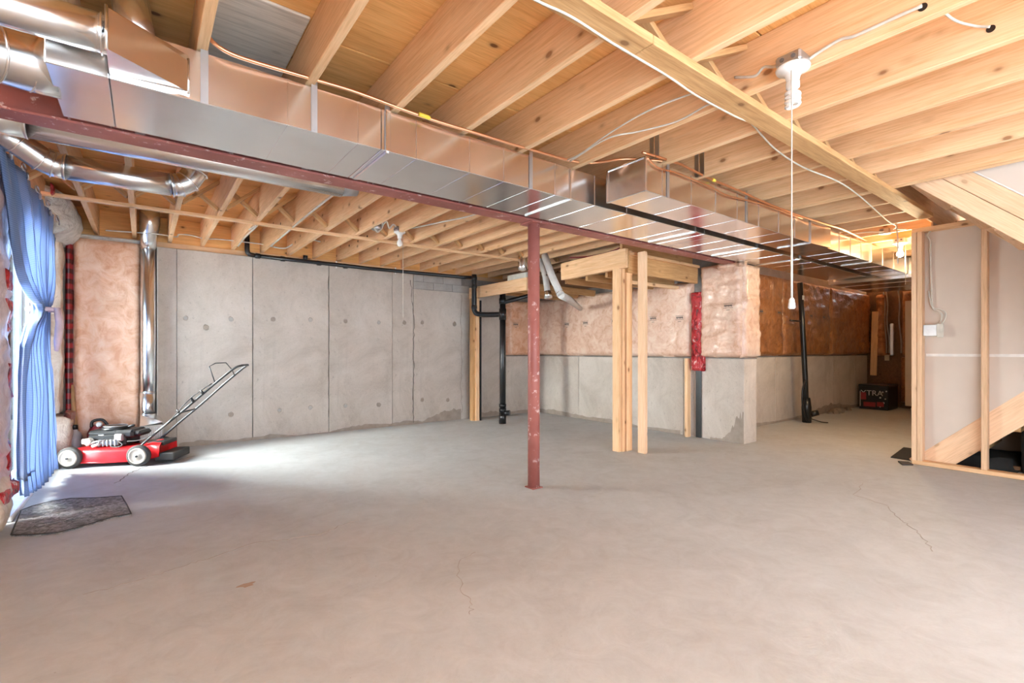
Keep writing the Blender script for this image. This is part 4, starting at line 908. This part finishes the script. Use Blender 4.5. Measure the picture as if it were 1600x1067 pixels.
# ================================================================== LAWN MOWER
A = Vector((.888,-.46,0)).normalized(); N = Vector((.46,.888,0)).normalized(); O = Vector((-.038,5.56,0))
def MW(s, l, z): return O + A*s + N*l + Vector((0,0,z))
mwr = thing('lawn_mower', tuple(MW(-.27,.21,0)), 'red push lawn mower with black engine parked by the pink insulation', 'lawn mower')
def wheel(s, l, out):
    c = MW(s, l, .096); ax = -N if out < 0 else N
    wv_ = lathe('wheel', c, [(.060,-.022),(.088,-.022),(.096,-.014),(.096,.014),(.088,.022),(.060,.022)], 'rubber', mwr, ax, 28)
    lathe('hub_cap', c, [(.072,-.018),(.072,.030),(.066,.034),(.060,.028),(.030,.026),(.022,.034),(.010,.036)], 'wheel_cream', wv_, ax, 24)
    lathe('axle_bolt', c, [(.010,.02),(.010,.044)], 'steel_rod', wv_, ax, 8)
for s, l, o_ in ((0,0,-1),(-.551,0,-1),(0,.43,1),(-.551,.43,1)): wheel(s, l, o_)
# deck: lofted shell
secs = []
for (s, hw, zt_, zb_) in ((-.62,.10,.12,.07),(-.58,.17,.145,.055),(-.48,.20,.16,.045),(-.30,.205,.16,.04),(-.12,.20,.155,.04),(.0,.175,.165,.045),(.06,.165,.185,.05),(.14,.16,.18,.07)):
    row_ = []
    for (k, zz_) in ((-1,zb_),(-1.0,zt_-.025),(-.93,zt_-.006),(-.75,zt_+.012),(0,zt_+.018),(.75,zt_+.012),(.93,zt_-.006),(1.0,zt_-.025),(1,zb_)):
        row_.append(MW(s, .215+k*(hw+(.008 if zz_ == zb_ else 0)), zz_))
    secs.append(row_)
v = [p for r_ in secs for p in r_]; nn = 9
f = [(i*nn+j, i*nn+j+1, (i+1)*nn+j+1, (i+1)*nn+j) for i in range(len(secs)-1) for j in range(nn-1)] + [tuple(range(nn)), tuple((len(secs)-1)*nn+j for j in range(nn))[::-1]]
mesh('deck', v, f, 'mower_red', mwr, True)
for l_ in (.005, .425):
    tube('deck_lip', [MW(-.60,l_ if l_ < .2 else l_, .05), MW(-.3,l_-.002 if l_ < .2 else l_+.002,.042), MW(.0,l_+.03 if l_ < .2 else l_-.03,.046)], .006, 'mower_red', mwr, 8)
def mbox(name, s0, s1, l0, l1, z0_, z1_, mat, parent=mwr, b=.006):
    v, f = boxvf(0, s1-s0, 0, l1-l0, 0, z1_-z0_, b); o0 = MW(s0, l0, z0_)
    m = Matrix(((A.x,N.x,0,o0.x),(A.y,N.y,0,o0.y),(A.z,N.z,1,o0.z),(0,0,0,1)))
    return mesh(name, v, f, mat, parent, mw=m)
mbox('rear_flap', .10, .26, .06, .37, .03, .10, 'rubber')
mbox('discharge_door', .02, .16, .10, .34, .165, .20, 'mower_black')
eng = mbox('engine_block', -.47, -.16, .09, .34, .17, .28, 'mower_black', b=.015)
mbox('fuel_tank', -.26, -.10, .09, .33, .24, .315, 'mower_black', eng, .02)
mbox('fuel_tank_front', -.18, -.05, .12, .32, .25, .30, 'mower_black', eng, .02)
mbox('shroud', -.48, -.18, .10, .35, .265, .315, 'mower_black', eng, .02)
lathe('recoil_cover', MW(-.31,.22,.312), [(.11,0),(.112,.012),(.10,.026),(.07,.034),(.03,.036)], 'mower_black', eng, seg=24)
ring('starter_ring', MW(-.31,.22,.343), (0,0,1), .09, .006, 'engine_grey', eng, 24)
lathe('starter_handle', MW(-.19,.19,.335), [(.008,0),(.012,.01),(.012,.05),(.006,.06)], 'mower_black', eng, (A.x,A.y,.25), 10)
mbox('cylinder_fins', -.36, -.20, .055, .11, .185, .235, 'engine_grey', eng, .006)
for k in range(5): mbox('fin', -.355+k*.032, -.345+k*.032, .045, .11, .18, .24, 'engine_grey', eng, .002)
lathe('muffler', MW(-.44,.075,.225), [(.028,-.02),(.032,-.01),(.032,.03),(.026,.038)], 'wheel_cream', eng, -N, 16)
mbox('muffler_guard', -.50,-.40,.055,.075,.20,.25,'wheel_cream', eng, .012)
mbox('carburettor', -.36,-.31,.05,.10,.19,.225,'engine_grey', eng, .006)
mbox('warning_label', -.385,-.34,.098,.101,.262,.28,'print_white', eng, .001)
mbox('air_filter', -.24,-.17,.06,.11,.22,.285,'plastic_grey', eng, .01)
tube('throttle_rod', [MW(-.45,.05,.19),MW(-.38,.05,.225),MW(-.30,.05,.235)], .008, 'engine_grey', eng, 8)
tube('choke_tube', [MW(-.40,.045,.185),MW(-.34,.04,.205)], .014, 'print_white', eng, 10)
tube('fuel_hose', [MW(-.20,.06,.22),MW(-.16,.05,.19),MW(-.20,.05,.17),MW(-.26,.06,.175)], .006, 'rubber', eng, 8, 5)
hb = [MW(-.03,.06,.16), MW(.16,.06,.335), MW(.37,.07,.52), MW(.60,.08,.735), MW(.76,.09,.875), MW(.815,.12,.905), MW(.82,.21,.908), MW(.815,.31,.905), MW(.76,.34,.875), MW(.60,.35,.735), MW(.37,.36,.52), MW(.16,.37,.335), MW(-.03,.37,.16)]
tube('handle_bar', hb, .011, 'steel_rod', mwr, 10, 4)
tube('handle_crossbar', [MW(.31,.065,.47),MW(.33,.21,.475),MW(.31,.36,.47)], .008, 'steel_rod', mwr, 8, 3)
tube('control_bail', [MW(.60,.09,.745),MW(.55,.09,.90),MW(.58,.15,.93),MW(.62,.29,.93),MW(.66,.33,.86),MW(.68,.34,.80)], .005, 'steel_rod', mwr, 8)
tube('control_cable', [MW(.58,.07,.74),MW(.40,.05,.60),MW(.20,.04,.36),MW(.02,.04,.24),MW(-.12,.05,.22)], .0045, 'rubber', mwr, 8, 5)
for (s_, z_) in ((.50,.655),(.42,.58),(.30,.475)): lathe('cable_clip', MW(s_,.065,z_), [(.008,-.02),(.012,0),(.008,.03)], 'mower_black', mwr, (-.5,0,1), 8)
bt = thing('oil_bottle', (-.545, 6.10, 0), 'grey plastic jug with black cap behind the mower front wheel', 'bottle')
lathe('body', (-.52,6.12,0), [(.050,0),(.055,.01),(.055,.24),(.048,.27),(.024,.295),(.022,.31)], 'plastic_grey', bt, seg=20)
lathe('cap', (-.52,6.12,.31), [(.025,0),(.025,.035),(.02,.042)], 'black_abs', bt, seg=14)
gc = thing('gas_can', (-.33, 6.12, 0), 'dark red fuel can hidden behind the mower engine', 'can')
lathe('body', (-.34,6.14,0), [(.09,0),(.095,.02),(.095,.26),(.07,.32),(.045,.335)], 'can_red', gc, seg=20)
tube('handle', [(-.40,6.10,.32),(-.39,6.10,.375),(-.32,6.09,.385),(-.28,6.09,.33)], .013, 'mower_black', gc, 8, 4)
lathe('filler_cap', (-.34,6.05,.345), [(.024,0),(.024,.015),(.012,.02)], 'print_white', gc, (0,-1,.3), 14)
tag(tube('wooden_stick', [(-.50,6.20,0),(-.53,6.24,.35),(-.555,6.26,.72)], [.022,.02,.017], 'wood_stick', None, 8), 'worn wooden stick leaning in the corner beside the dark red tape', 'stick')

tag(tube('pink_hose', [(4.02,4.15,2.15),(4.03,3.85,2.12),(4.04,3.55,2.125),(4.05,3.36,2.16)], .009, 'can_red', None, 8, 5), 'thin reddish hose drooping over the bulkhead header by the posts', 'hose')
